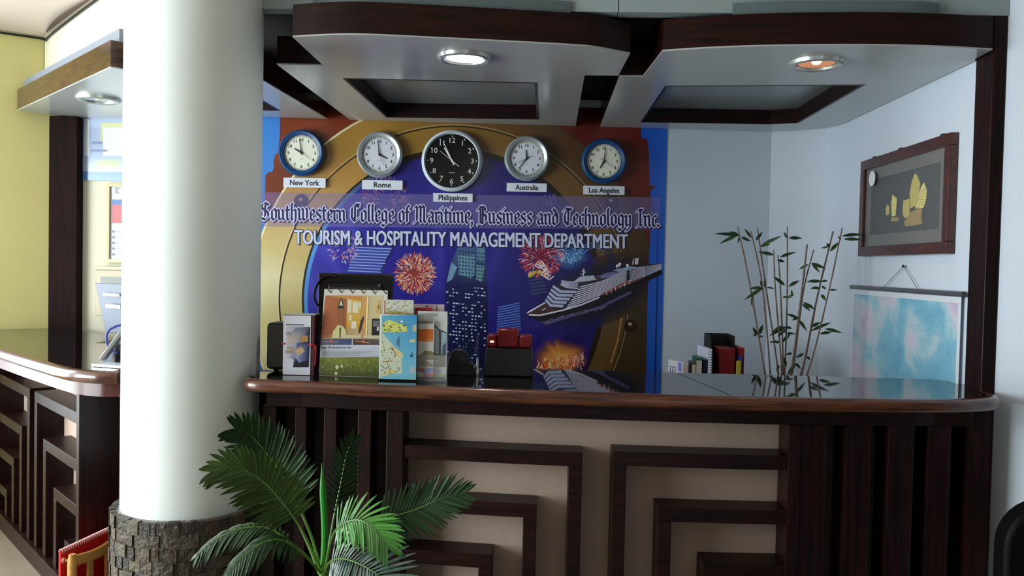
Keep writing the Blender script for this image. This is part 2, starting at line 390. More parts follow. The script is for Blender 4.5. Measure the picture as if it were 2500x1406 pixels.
# recessed downlights
def downlight(x, y, label, on):
    t = thing('downlight', label, 'ceiling light', (x, y, ZS), 'recessed downlights')
    M().lathe([(.070, -.002), (.074, -.012), (.085, -.016), (.094, -.012), (.097, -.001), (.097, 0), (.07, 0)], (x, y, ZS), 40, caps=False).build('rim', mat('downlight_rim', (196, 200, 200), .3, metal=.6), t)
    M().lathe([(.070, -.004), (.069, -.0045), (.064, -.005)], (x, y, ZS), 40, caps=False).build('inner_ring', CHROME, t)
    if on == 2:
        M().lathe([(.066, -.006), (.0, -.009)], (x, y, ZS), 40).build('diffuser', mat('lit_diffuser', (255, 255, 255), .5, emit=((255, 253, 245), 6)), t)
        area_light('downlight_glow', (x, y, ZS - .02), (0, 0, -1), .11, .11, 2.2, (1, .97, .9))
    else:
        m = M(); k = 18
        for i in range(k):      # fluted reflector
            a = 2 * math.pi * i / k; b = 2 * math.pi * (i + .5) / k; c = 2 * math.pi * (i + 1) / k
            P = lambda r, th, h: (x + r * math.cos(th), y + r * math.sin(th), ZS + h)
            m.add([P(.066, a, -.005), P(.06, b, -.005), P(.066, c, -.005), P(.02, c, .0), P(.018, b, .0), P(.02, a, .0)], [(0, 1, 4, 5), (1, 2, 3, 4)])
        m.build('reflector', mat('warm_reflector' if on else 'plain_reflector', (255, 170, 110) if on else (230, 230, 226), .18, metal=1, emit=((255, 150, 90), .30) if on else None), t, smooth=0)
        M().lathe([(.0, -.006), (.012, -.006), (.018, 0)], (x, y, ZS), 16).build('bulb', mat('glowing_bulb' if on else 'dark_bulb', (255, 235, 200), .3, emit=((255, 205, 150), 4) if on else None), t)
        if on: area_light('downlight_glow', (x, y, ZS - .02), (0, 0, -1), .1, .1, .6, (1, .75, .5))
downlight(-.299, 2.943, 'bright white downlight in the middle canopy', 2)
downlight(.952, 2.968, 'dim orange glowing downlight in the right canopy', 1)
downlight(-2.105, 3.79, 'unlit downlight in the left canopy beside the column', 0)

# ------------------------------------------------------------------ reception counters
CT = .995; BT = .042         # worktop height, edge thickness
edge = [(p.x, p.y) for p in catmull([(-.978, 2.655, 0), (-.935, 2.602, 0), (-.80, 2.585, 0), (-.416, 2.552, 0), (0, 2.516, 0), (.476, 2.50, 0), (.853, 2.512, 0), (1.20, 2.548, 0), (1.38, 2.60, 0), (1.465, 2.67, 0), (1.492, 2.795, 0)], 8)]
def FX(x):
    for (x0, y0), (x1, y1) in zip(edge, edge[1:]):
        if x0 <= x <= x1: return y0 + (y1 - y0) * (x - x0) / (x1 - x0)
    return edge[0][1] if x < edge[0][0] else edge[-1][1]
def FB(x): return FX(min(max(x, -.8), 1.28)) + (.02 * (-.8 - x) if x < -.8 else 0) + .018        # body line: does not follow the rounded end
def bullnose(n=7):
    r = BT / 2; pr = [(-.03, CT - BT), ]
    pr += [(-.012 + r * math.cos(a) * .8, CT - r + r * math.sin(a)) for a in [-math.pi / 2 + math.pi * i / n for i in range(n + 1)]]
    return pr + [(-.03, CT)]
ctr = thing('reception_counter', 'long dark wood reception counter with nested square frames on its cream front', 'counter', (.3, 2.8, 0), 'reception counters')
M().sweep(edge, bullnose()).build('worktop_edge', EDGE, ctr, smooth=50)
inn = [(p[0], p[1]) for p in edge]; inn = [(x + (.004 if x < -.94 else 0 if x < 1.38 else -.03), y + .03) for x, y in inn if x < 1.455] + [(1.462, 2.795)]
top = inn + [(1.475, 2.80), (1.475, 2.914), (1.485, 2.916), (1.485, 2.99), (1.42, 3.06), (-.985, 3.06), (-.968, 2.86), (-.966, 2.70)]
M().prism(top, CT - BT, CT - .004).build('worktop', WOODX, ctr, smooth=0)
s0, s1 = PZ(1650, 909, CT), PZ(1786, 966, CT)
def seam_y(x): return s0.y + (s1.y - s0.y) * (x - s0.x) / (s1.x - s0.x)
gap = .0022; fl = [p for p in inn if p[0] < s1.x]; frr = [p for p in inn if p[0] >= s1.x]
yb0 = s0; k0 = (s0.x + (3.06 - s0.y) * (s1.x - s0.x) / (s1.y - s0.y), 3.06)
yf = FX(s1.x) + .03; k1 = (s1.x + (yf - s1.y) * (s1.x - s0.x) / (s1.y - s0.y), yf)
M().prism([p for p in inn if p[0] < k1[0] - gap] + [(k1[0] - gap, k1[1]), (k0[0] - gap, k0[1]), (-.985, 3.06), (-.968, 2.86), (-.966, 2.70)], CT - .0038, CT).build('glass_top', GLASSTOP, ctr, smooth=0)
M().prism([(k1[0] + gap, k1[1])] + [p for p in inn if p[0] > k1[0] + gap] + [(1.475, 2.80), (1.475, 2.914), (1.485, 2.916), (1.485, 2.99), (1.42, 3.06), (k0[0] + gap, k0[1])], CT - .0038, CT).build('glass_top', GLASSTOP, ctr, smooth=0)

def mbox(m, fn, u0, u1, d0, d1, z0, z1):
    n = max(1, int(abs(u1 - u0) / .06)); vs = []
    for i in range(n + 1):
        u = u0 + (u1 - u0) * i / n
        for d, z in ((d0, z0), (d1, z0), (d1, z1), (d0, z1)): vs.append(fn(u, d, z))
    fs = [(i * 4 + j, i * 4 + (j + 1) % 4, i * 4 + 4 + (j + 1) % 4, i * 4 + 4 + j) for i in range(n) for j in range(4)]
    m.add(vs, fs + [(3, 2, 1, 0), tuple(range(n * 4, n * 4 + 4))]); return m
FD = .11
def frame_set(fn, parent, post, legs, ztops, outer=None, wz=.046, wu=.044, tone=WOODX):
    """post: (u0,u1) of the upright the bars run into; legs: outer side of each leg; nested inverted L frames"""
    sg = 1 if post[0] < legs[0] else -1
    for lu, zt in zip(legs, ztops):
        m = M(); e = post[1] if sg > 0 else post[0]
        a, b = (e, lu) if sg > 0 else (lu, e)
        mbox(m, fn, a, b, 0.001, FD, zt - wz, zt)
        c, d = (lu - wu, lu) if sg > 0 else (lu, lu + wu)
        mbox(m, fn, c, d, 0.001, FD, .08, zt - wz)
        m.build('nested_frame', tone, parent, bevel=.002, smooth=0)
fnR = lambda u, d, z: V((u, FB(u) + .24 - d, z))
M().box(-1.15, -.945, 3.012, 3.035, 0, CT - BT - .001).build('end_panel', WOODZ, ctr, smooth=0)
mbox(M(), fnR, 1.401, 1.473, -.03, .1, 0, CT - BT - .001).build('end_panel', WOODZ, ctr, smooth=0)
for u0, u1 in ((-.945, -.5125), (.8425, 1.40)):
    mbox(M(), fnR, u0, u1, -.03, 0, 0, CT - BT - .001).build('slat_backing', mat('dark_brown_board', (64, 48, 40), .7), ctr, smooth=0)
mbox(M(), fnR, -.512, .842, -.03, 0, 0, CT - BT - .001).build('front_panel', PANEL, ctr, smooth=0)
mbox(M(), fnR, -.925, 1.40, 0.001, .125, CT - .106, CT - BT - .001).build('apron', WOODX, ctr, bevel=.003, smooth=0)
mbox(M(), fnR, -.945, 1.399, 0.001, FD + .005, 0, .08).build('plinth', WOODX, ctr, smooth=0)
ZT = [.776 - .176 * k for k in range(5)]
frame_set(fnR, ctr, (-.512, -.454), [.140 - .145 * k for k in range(4)], ZT[:4])
frame_set(fnR, ctr, (.800, .840), [.239 + .149 * k for k in range(4)], [.785 - .177 * k for k in range(4)])
for u0, u1 in ((-.512, -.454), (.800, .840)):
    mbox(M(), fnR, u0, u1, .001, FD + .006, .08, CT - .107).build('post', WOODZ, ctr, bevel=.003, smooth=0)
for u0, u1 in ((-.942, -.895), (-.83, -.79), (-.73, -.685), (-.612, -.565), (.842, .925), (.988, 1.071), (1.13, 1.218), (1.266, 1.34)):
    mbox(M(), fnR, u0, u1, .001, FD, .08, CT - .107).build('slat', WOODZ, ctr, bevel=.003, smooth=0)

lc = thing('reception_counter', 'dark wood corner counter left of the column, its open frames lit by daylight', 'counter', (-2.2, 3.6, 0), 'reception counters')
edgeL = [(p.x, p.y) for p in catmull([(-2.955, 3.932, 0), (-2.224, 3.258, 0), (-1.831, 2.906, 0), (-1.66, 2.760, 0), (-1.575, 2.706, 0), (-1.50, 2.682, 0), (-1.455, 2.682, 0), (-1.424, 2.688, 0)], 8)]
M().sweep(edgeL, bullnose()).build('worktop_edge', EDGE, lc, smooth=50)
inL = [(x + .021, y + .021) for x, y in edgeL]; inL = inL[:-6] + [(-1.45, 2.712), (-1.452, 2.80)]
topL = [(-2.945, 3.985)] + inL[1:] + [(-1.53, 3.05), (-1.75, 3.57), (-2.48, 4.262), (-2.62, 4.262)]
M().prism(topL, CT - BT, CT - .004).build('worktop', WOODX, lc, smooth=0)
M().prism(topL, CT - .0038, CT).build('glass_top', GLASSTOP, lc, smooth=0)
C0 = V((-1.786, 3.086, 0)) + V((R2, R2, 0)) * FD
fnL = lambda u, d, z: C0 + V((R2, -R2, 0)) * u + V((-R2, -R2, 0)) * d + V((0, 0, z))
mbox(M(), fnL, -1.42, 0.0, -.03, 0, 0, CT - BT - .001).build('front_panel', PANEL, lc, smooth=0)
mbox(M(), fnL, -1.42, .02, .001, FD + .012, 0, .08).build('plinth', WOODX, lc, smooth=0)
M().sweep(edgeL, [(-.075, CT - .088), (-.028, CT - .088), (-.028, CT - BT - .0005), (-.075, CT - BT - .0005)]).build('apron', mat('reddish_apron_wood', (74, 30, 26), .4, coat=.15), lc, smooth=40)
frame_set(fnL, lc, (0, .05), [-.666, -.514, -.345, -.178], [.776, .590, .413, .235], tone=WOODX)
frame_set(fnL, lc, (-1.42, -1.37), [-.755, -.90, -1.055, -1.20], [.776, .580, .400, .215], tone=WOODX)
for u0, u1 in ((0.0, .04), (-1.42, -1.37)):
    mbox(M(), fnL, u0, u1, -.03, FD + .006, .08, CT - .101).build('post', WOODZ, lc, bevel=.003, smooth=0)
mbox(M(), fnL, .041, .30, -.06, -.03, 0, CT - .101).build('end_panel', WOODZ, lc, smooth=0)
# ------------------------------------------------------------------ printed banner on the back wall
BY = .0025
b0 = PB(626, 640, BY); b1 = PB(1621, 640, BY); BX0, BX1 = b0.x - .12, b1.x
BZ0, BZ1 = PB(1200, 1010, BY).z, ZS + .10
ban = art_b(BY, (BX0, BZ0, BX1, BZ1), .00015)
bcx, bcy = 1106, 732
nz = lambda x, y: .5 + .25 * math.sin(x * .031 + 1.7 * math.sin(y * .023)) + .25 * math.sin(y * .05 + 2.1 * math.sin(x * .017))
# base: rust red timber with blue painted edges
for i in range(26):
    for j in range(20):
        x0, y0 = 520 + i * 44, 220 + j * 40
        q = [(x0, y0), (x0 + 44, y0), (x0 + 44, y0 + 40), (x0, y0 + 40)]
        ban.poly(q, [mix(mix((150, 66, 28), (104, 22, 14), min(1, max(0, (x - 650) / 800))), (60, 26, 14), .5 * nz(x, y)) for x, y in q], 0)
LB = [(500, 240), (684, 240), (683, 330), (679, 372), (672, 378), (667, 396), (669, 408), (664, 420), (658, 414), (652, 372), (648, 322), (645, 318), (650, 380), (656, 420), (648, 428), (646, 520), (643, 640), (641, 760), (638, 900), (630, 1012), (500, 1012)]
for k in range(len(LB) - 3): ban.poly([(500, LB[k + 1][1]), LB[k + 1], LB[k + 2], (500, LB[k + 2][1])], (62, 132, 214), 1)
RB = [(1560, 240), (1566, 336), (1580, 340), (1584, 372), (1586, 452), (1601, 455), (1588, 466), (1590, 520), (1584, 640), (1580, 760), (1578, 900), (1572, 1012)]
for p, q in zip(RB, RB[1:]): ban.poly([p, (1650, p[1]), (1650, q[1]), q], [(26, 84, 190), (40, 110, 220), (40, 110, 220), (26, 84, 190)], 6.3)
ban.line([(1606, 640), (1602, 800), (1598, 1000)], 4, (24, 40, 110), 7.3); ban.line([(1590, 480), (1606, 560), (1604, 640)], 3, (30, 60, 140), 7.3)
def gold(px, py):  # printed ring gradient, with some room light and gloss put into its pale left
    a = math.atan2(py - bcy, px - bcx); t = (px - 640) / 900
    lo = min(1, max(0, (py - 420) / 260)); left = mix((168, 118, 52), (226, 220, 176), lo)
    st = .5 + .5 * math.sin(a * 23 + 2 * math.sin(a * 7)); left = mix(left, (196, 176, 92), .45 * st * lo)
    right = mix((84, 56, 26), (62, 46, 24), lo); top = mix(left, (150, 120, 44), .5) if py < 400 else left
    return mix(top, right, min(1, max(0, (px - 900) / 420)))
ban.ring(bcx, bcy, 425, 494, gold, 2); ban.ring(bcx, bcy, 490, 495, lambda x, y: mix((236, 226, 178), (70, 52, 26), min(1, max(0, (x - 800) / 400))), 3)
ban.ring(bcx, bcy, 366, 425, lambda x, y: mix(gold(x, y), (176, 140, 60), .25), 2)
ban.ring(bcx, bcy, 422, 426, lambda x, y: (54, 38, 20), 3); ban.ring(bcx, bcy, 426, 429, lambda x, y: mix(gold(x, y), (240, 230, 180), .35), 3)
def blue(px, py):
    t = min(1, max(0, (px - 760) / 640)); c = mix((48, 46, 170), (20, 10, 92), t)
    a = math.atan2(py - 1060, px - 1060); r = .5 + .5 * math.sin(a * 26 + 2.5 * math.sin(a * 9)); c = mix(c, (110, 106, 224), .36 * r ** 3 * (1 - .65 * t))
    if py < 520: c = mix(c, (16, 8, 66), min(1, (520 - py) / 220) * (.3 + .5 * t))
    return c
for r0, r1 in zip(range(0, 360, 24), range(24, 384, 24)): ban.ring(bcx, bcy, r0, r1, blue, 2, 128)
ban.ring(bcx, bcy, 355, 366, lambda x, y: mix((84, 150, 226), (34, 22, 14), min(1, max(0, (x - 780) / 200))), 3); ban.ring(bcx, bcy, 364, 369, lambda x, y: mix((40, 28, 16), (16, 10, 8), .5), 4)
for x, y in ((736, 492), (1493, 494), (1540, 796), (690, 812)):
    ban.disc(x, y, 19, 19, (110, 84, 46), (70, 50, 26), 4); ban.disc(x, y, 16, 16, (50, 30, 20), (30, 16, 10), 5); ban.disc(x - 2, y - 5, 6, 5, (226, 196, 160), (70, 44, 28), 6)
ban.line([(1518, 770), (1508, 830), (1492, 885)], 3, (190, 130, 80), 4)
# skyscraper
def tower(q, col, layer): ban.poly(q, col, layer)
tower([(1084, 1012), (1088, 690), (1102, 640), (1118, 604), (1184, 600), (1190, 700), (1192, 1012)], [(16, 18, 60), (20, 26, 84), (40, 60, 110), (70, 96, 140), (60, 84, 140), (14, 16, 70), (10, 10, 44)], 4)
tower([(1118, 622), (1160, 622), (1158, 672), (1150, 680), (1120, 670)], (96, 140, 164), 5); tower([(1164, 606), (1184, 606), (1184, 640), (1164, 636)], (84, 128, 150), 5)
tower([(1102, 640), (1116, 652), (1104, 682), (1090, 690)], (112, 150, 180), 5); tower([(1164, 646), (1182, 650), (1178, 690), (1162, 682)], (96, 140, 150), 5)
for j in range(34):
    for i in range(13):
        y = 608 + j * 8.6 + i * .8; x = 1090 + i * 7.6 + rnd.uniform(-1, 1)
        if y < 690 and 1118 < x < 1182: ban.rect_(x, y, x + 4.2, y + 3.6, (28, 52, 84), 6)
        elif y > 700 and rnd.random() < (.42 if y < 830 else .16): ban.rect_(x, y, x + rnd.uniform(3, 6), y + 2.8, rnd.choice([(214, 226, 250), (160, 190, 224), (236, 240, 250)]), 6)
        elif y > 790 and 1110 < x < 1165: ban.rect_(x, y, x + 5, y + 4.6, (12, 26, 40) if rnd.random() < .6 else (44, 84, 96), 6)
# slatted buildings and round tower
def slats(q, n, base, line, layer=4):
    ban.poly(q, base, layer)
    for k in range(n):
        t = (k + .5) / n; ban.line([(q[0][0] + (q[3][0] - q[0][0]) * t, q[0][1] + (q[3][1] - q[0][1]) * t), (q[1][0] + (q[2][0] - q[1][0]) * t, q[1][1] + (q[2][1] - q[1][1]) * t)], 2.2, line, layer + 1)
slats([(868, 600), (958, 604), (930, 668), (848, 664)], 9, (60, 72, 170), (150, 176, 226)); slats([(1216, 748), (1268, 736), (1272, 806), (1212, 812)], 11, (20, 34, 120), (92, 128, 210))
ban.line([(962, 600), (920, 680)], 3, (20, 18, 70), 5)
slats([(1290, 672), (1324, 668), (1336, 716), (1298, 722)], 6, (26, 30, 84), (70, 78, 130)); ban.poly([(1288, 672), (1300, 662), (1320, 659), (1326, 668), (1308, 668), (1292, 678)], (196, 184, 70), 6)
# fireworks
def firework(x, y, r, cols, n, layer=6, r0=.15, wid=1.7, squash=1.0):
    for k in range(n):
        a = rnd.uniform(0, 2 * math.pi); d = r * math.sqrt(rnd.uniform(r0, 1)); l = rnd.uniform(3, 9) * r / 50 * (.5 + d / r)
        cx_, sy_ = math.cos(a), math.sin(a) * squash
        ban.line([(x + cx_ * d, y + sy_ * d), (x + cx_ * (d + l), y + sy_ * (d + l))], wid * rnd.uniform(.4, .85), rnd.choice(cols), layer)
ban.disc(1013, 668, 40, 42, (150, 60, 40), (50, 30, 110), 5); firework(1013, 668, 44, [(236, 130, 60), (250, 200, 140), (200, 60, 40), (255, 236, 210), (180, 50, 60)], 900, 6, .02)
ban.disc(1322, 622, 40, 34, (120, 20, 40), (30, 14, 84), 5); firework(1322, 624, 48, [(200, 40, 50), (230, 90, 90), (250, 200, 210), (160, 20, 40)], 600, 6, .02); 
for k in range(26): ban.line([(1318 + rnd.gauss(0, 8) + k * .7, 636 + k * 1.6), (1322 + rnd.gauss(0, 6) + k * .7, 644 + k * 1.6)], 2.6, rnd.choice([(236, 226, 240), (250, 180, 150)]), 7)
firework(940, 486, 52, [(150, 80, 90), (210, 170, 170), (120, 60, 120)], 420, 6, .05, 1.3); firework(838, 604, 34, [(230, 220, 240), (210, 120, 100), (190, 170, 230)], 200, 6, .05)
ban.disc(1392, 628, 46, 32, (70, 130, 190), (28, 30, 110), 5); firework(1390, 610, 30, [(120, 190, 240), (200, 230, 250)], 180, 6, .05)
for r in (34, 40, 46): ban.ring(1452, 640, r, r + 2.5, lambda x, y: (90, 140, 200) if y < 634 and x < 1470 else (26, 26, 90), 6, 30)
for k in range(40): ban.line([(1322 + k * .8, 486 + 12 * math.sin(k * .5)), (1324 + k * .9, 490 + 14 * math.sin(k * .5 + .3))], 1, (110, 96, 190), 5)
# glow of the harbour under the ship
def ember(px, py):
    r = math.hypot((px - 1368) / 68, (py - 874) / 48); a = math.atan2(py - 874, px - 1368); f = min(1, max(0, 1.05 - r + .08 * math.sin(a * 7 + 2 * math.sin(a * 3))))
    return mix(blue(px, py), mix((150, 62, 24), (226, 168, 84), f), min(1, f * 2.2))
for r0_, r1_ in zip(range(0, 72, 6), range(6, 78, 6)): ban.ring(1368, 874, r0_, r1_, ember, 4, 48)
for k in range(160): 
    x = rnd.uniform(1312, 1428); y = 890 + rnd.uniform(-14, 18) - max(0, x - 1380) * .5 * rnd.random(); ban.line([(x, y), (x + rnd.uniform(-5, 5), y - rnd.uniform(3, 10))], 2.4, rnd.choice([(220, 110, 50), (240, 190, 140), (190, 60, 40), (200, 180, 170)]), 6)
# cruise ship, on a dark patch of night sea
def under(px, py):
    if math.hypot(px - bcx, py - bcy) < 360: return blue(px, py)
    return gold(px, py) if math.hypot(px - bcx, py - bcy) < 494 else (84, 26, 15)
for k in range(40):
    a, b = 2 * math.pi * k / 40, 2 * math.pi * (k + 1) / 40; q = []
    E_ = lambda r, t: (1462 + r * (165 * math.cos(t) + 22 * math.sin(t)), 712 + r * (-62 * math.cos(t) + 78 * math.sin(t)))
    for r0_, r1_ in ((0, .6), (.6, 1)):
        pts_ = [E_(r0_, a), E_(r1_, a), E_(r1_, b), E_(r0_, b)] if r0_ else [E_(0, a), E_(r1_, a), E_(r1_, b)]
        cc_ = [(10, 8, 34)] * 3 if not r0_ else [(10, 8, 34), under(*E_(1, a)), under(*E_(1, b)), (10, 8, 34)]
        ban.poly(pts_, cc_, 4.8)
def Z(x, y): return (1270 + x / 4.135, 580 + y / 4.135)
SH = lambda pts, c, l: ban.poly([Z(*p) for p in pts], c, l)
SH([(60, 775), (200, 690), (470, 640), (780, 590), (1100, 470), (1430, 320), (1430, 370), (1100, 540), (800, 690), (480, 790), (230, 850), (110, 810)], [(14, 10, 20)] * 12, 8)
SH([(220, 850), (480, 788), (800, 690), (1110, 540), (1130, 560), (820, 710), (500, 806), (260, 885)], (84, 70, 120), 8.5)
for k in range(60): 
    t = rnd.random(); x = 200 + t * 640; y = 862 - t * 160 + rnd.uniform(-14, 16); SH([(x, y), (x + 34, y - 12), (x + 30, y - 4)], rnd.choice([(170, 160, 200), (120, 110, 160)]), 8.7)
SH([(70, 770), (245, 655), (300, 690), (360, 722), (420, 728), (180, 778)], (70, 42, 46), 9)
SH([(60, 770), (80, 745), (250, 650), (256, 660), (100, 752), (90, 775), (200, 778), (440, 722), (600, 672), (800, 596), (805, 610), (600, 690), (440, 742), (200, 794), (80, 790)][:5], (226, 222, 240), 10)
for a, b in (((88, 780), (200, 784)), ((200, 784), (440, 730)), ((440, 730), (620, 676)), ((620, 676), (800, 602))): ban.line([Z(*a), Z(*b)], 3.6, (220, 218, 240), 10)
SH([(215, 728), (262, 708), (258, 716), (226, 735)], (220, 216, 230), 10)
SH([(245, 640), (300, 560), (330, 500), (420, 440), (560, 420), (760, 400), (840, 360), (1090, 310), (1200, 270), (1410, 262), (1428, 320), (1090, 470), (830, 580), (620, 670), (450, 720)], (40, 38, 52), 9)
for k in range(5):      # curved forward decks
    x0, y0 = 250 + k * 18, 636 - k * 34; x1, y1 = 430 + k * 32, 706 - k * 36
    mx, my = (x0 + x1) / 2 - 40, (y0 + y1) / 2 + 26; w_ = 26
    SH([(x0, y0), (mx, my), (x1, y1), (x1 + 12, y1 - w_), (mx + 14, my - w_), (x0 + 12, y0 - w_ * .8)], (176, 184, 220), 10)
for k in range(4): SH([(405 + k * 6, 480 - k * 14), (470, 510 - k * 18), (580, 520 - k * 22), (588, 508 - k * 22), (480, 496 - k * 18), (412, 468 - k * 14)], (186, 190, 222), 10)
for k in range(9):      # long side decks
    t = k / 8; a = (460 + t * 140, 712 - t * 212); b = (820, 572 - t * 128); c = (1090, 462 - t * 140); d = (1425, 316 - t * 48)
    for p, q, wl in ((a, b, 2.5), (b, (c[0] - 14, c[1] + 6), 2.3), ((c[0] + 14, c[1] - 6), ((c[0] + d[0]) / 2, (c[1] + d[1]) / 2), 1.7), (((c[0] + d[0]) / 2, (c[1] + d[1]) / 2), d, 1.1)): ban.line([Z(*p), Z(*q)], wl, (206, 204, 226), 11)
SH([(1075, 380), (1096, 372), (1094, 450), (1072, 456)], (12, 8, 12), 12)
SH([(545, 440), (600, 395), (740, 380), (775, 425), (600, 450)], (178, 186, 206), 11); SH([(745, 400), (800, 390), (820, 410), (770, 425)], (74, 40, 46), 11.5)
SH([(770, 390), (900, 350), (1010, 345), (960, 380), (830, 412)], (120, 128, 176), 11)
for k in range(5): ban.line([Z(800 + k * 40, 398 - k * 10), Z(830 + k * 40, 372 - k * 7)], 1.6, (30, 32, 70), 12)
for p, q in (((640, 395), (640, 315)), ((615, 375), (660, 345)), ((622, 340), (655, 330))): ban.line([Z(*p), Z(*q)], 2, (220, 220, 236), 12)
SH([(930, 330), (1110, 290), (1180, 300), (1020, 350)], (150, 164, 190), 12)
for x, y in ((980, 285), (1005, 268), (1082, 280)): ban.disc(*Z(x, y), 3.6, 3.8, (226, 230, 236), None, 13, 10); ban.line([Z(x, y), Z(x - 4, y + 30)], 2, (200, 200, 216), 12.5)
SH([(1125, 275), (1140, 212), (1152, 210), (1145, 272)], (170, 168, 186), 13); SH([(1155, 272), (1162, 208), (1195, 206), (1190, 268)], (206, 204, 216), 13)
for k in range(6): SH([(830 + k * 45, 560 - k * 22), (868 + k * 45, 542 - k * 22), (870 + k * 45, 566 - k * 22), (834 + k * 45, 584 - k * 22)], (150, 66, 70), 13); ban.line([Z(872 + k * 45, 540 - k * 22), Z(874 + k * 45, 580 - k * 22)], 1.6, (220, 214, 226), 13.5)
for k in range(4): SH([(1105 + k * 34, 446 - k * 14), (1130 + k * 34, 434 - k * 14), (1130 + k * 34, 456 - k * 14), (1108 + k * 34, 466 - k * 14)], (130, 60, 84), 13)
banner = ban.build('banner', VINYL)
tag(banner, 'wide printed banner of a porthole, skyscraper and cruise ship behind the counter', 'banner')
WL[banner.name] = V((0, 0, 0))
hz = art_b(BY + .0030, (BX0, BZ0, BX1, BZ1)); hz.poly([(560, 468), (1612, 482), (1612, 560), (560, 552)], (140, 128, 196), 0)
hz.build('tinted_band', mat('tinted_print', (150, 140, 200), .4, alpha=.3), banner)
# ---- blackletter lettering drawn with a broad slanted nib
GL = {
 'i': (.42, [[(.03, .93), (.15, .85), (.15, .13), (.27, .02)], [(.1, 1.3), (.22, 1.36)]]),
 'n': (.86, [[(.02, .93), (.15, .85), (.15, .13), (.27, .02)], [(.2, .8), (.46, .97), (.6, .85), (.6, .13), (.72, .02)]]),
 'm': (1.3, [[(.02, .93), (.15, .85), (.15, .13), (.27, .02)], [(.2, .8), (.46, .97), (.6, .85), (.6, .13), (.7, .03)], [(.65, .8), (.9, .97), (1.04, .85), (1.04, .13), (1.16, .02)]]),
 'u': (.86, [[(.02, .93), (.15, .85), (.15, .15), (.32, .02), (.55, .16)], [(.48, .93), (.6, .85), (.6, .13), (.72, .02)]]),
 'r': (.6, [[(.02, .93), (.15, .85), (.15, .13), (.27, .02)], [(.22, .82), (.38, .98), (.5, .86)]]),
 'o': (.78, [[(.4, 1.0), (.15, .82), (.15, .16), (.36, .0), (.6, .16), (.6, .84), (.38, 1.0)]]),
 'e': (.68, [[(.4, 1.0), (.15, .82), (.15, .16), (.34, .0), (.55, .14)], [(.36, 1.0), (.56, .84), (.5, .6), (.2, .48)]]),
 'c': (.62, [[(.4, 1.0), (.15, .82), (.15, .16), (.34, .0), (.54, .14)], [(.38, 1.0), (.53, .87)]]),
 'a': (.82, [[(.18, .84), (.38, 1.0), (.58, .84), (.58, .14), (.7, .02)], [(.56, .56), (.16, .4), (.15, .16), (.32, .0), (.56, .18)]]),
 's': (.72, [[(.56, .86), (.38, 1.0), (.15, .84), (.2, .62), (.56, .38), (.54, .16), (.34, .0), (.13, .14)]]),
 't': (.56, [[(.2, 1.26), (.2, .16), (.34, .0), (.48, .12)], [(.04, .92), (.46, .92)]]),
 'h': (.84, [[(.15, 1.5), (.15, .1), (.25, .02)], [(.18, .8), (.44, .98), (.6, .84), (.6, .1), (.46, -.26)], [(.15, 1.5), (.28, 1.42)]]),
 'l': (.42, [[(.15, 1.52), (.15, .14), (.28, .0)], [(.15, 1.5), (.26, 1.42)]]),
 'f': (.54, [[(.48, 1.38), (.34, 1.52), (.2, 1.36), (.2, .02)], [(.04, .92), (.44, .92)]]),
 'g': (.82, [[(.4, 1.0), (.15, .82), (.15, .2), (.34, .06), (.58, .2)], [(.36, 1.0), (.6, .86), (.6, -.2), (.36, -.4), (.1, -.26)]]),
 'd': (.8, [[(.4, .92), (.15, .76), (.15, .16), (.36, .0), (.6, .16), (.6, .84), (.46, 1.1), (.16, 1.42)], [(.3, .94), (.55, .8)]]),
 'w': (1.28, [[(.02, 1.06), (.15, .94), (.15, .15), (.31, .02), (.52, .15)], [(.45, 1.06), (.58, .94), (.58, .15), (.74, .02), (.96, .15)], [(.9, 1.1), (1.03, .96), (1.03, .3), (.96, .15)]]),
 'y': (.84, [[(.02, .93), (.15, .85), (.15, .15), (.32, .02), (.55, .16)], [(.48, .93), (.6, .85), (.6, -.06), (.42, -.32), (.14, -.42)]]),
 ',': (.36, [[(.1, .1), (.2, .0), (.08, -.3)]]), '.': (.36, [[(.08, .12), (.2, .02)]]), ' ': (.42, []),
 'S': (1.22, [[(1.0, 1.32), (.64, 1.54), (.26, 1.32), (.3, 1.02), (.9, .68), (.98, .34), (.62, .0), (.12, .16), (-.02, .36)], [(.62, 1.36), (.6, .3)]]),
 'C': (1.16, [[(1.0, 1.28), (.62, 1.52), (.24, 1.2), (.2, .34), (.56, .0), (1.0, .26)], [(.58, 1.34), (.56, .2)], [(.62, 1.52), (1.06, 1.5)]]),
 'M': (1.52, [[(.04, 1.26), (.24, 1.46), (.36, 1.3), (.34, .2), (.04, -.06)], [(.42, 1.24), (.66, 1.5), (.76, 1.36), (.74, .12), (.84, .0)], [(.8, 1.24), (1.02, 1.5), (1.16, 1.32), (1.14, .14), (1.3, .0)]]),
 'B': (1.2, [[(.04, 1.2), (.3, 1.5), (.74, 1.46), (.9, 1.18), (.52, .86), (.92, .7), (.96, .3), (.62, .0), (.3, .12), (.02, -.1)], [(.32, 1.42), (.32, .14)], [(.58, 1.36), (.56, .14)]]),
 'T': (1.1, [[(.06, 1.26), (.36, 1.5), (.98, 1.38)], [(.42, 1.3), (.2, .86), (.24, .28), (.58, .0), (.96, .22)], [(.62, 1.38), (.6, .16)]]),
 'I': (.86, [[(.12, 1.32), (.34, 1.48), (.74, 1.46)], [(.48, 1.44), (.48, .16), (.12, -.06)], [(.48, .12), (.66, .04)]]),
}
def hull(ps):
    ps = sorted(set(ps)); 
    def half(q):
        o = []
        for p in q:
            while len(o) > 1 and (o[-1][0] - o[-2][0]) * (p[1] - o[-2][1]) - (o[-1][1] - o[-2][1]) * (p[0] - o[-2][0]) <= 0: o.pop()
            o.append(p)
        return o
    a, b = half(ps), half(ps[::-1]); return a[:-1] + b[:-1]
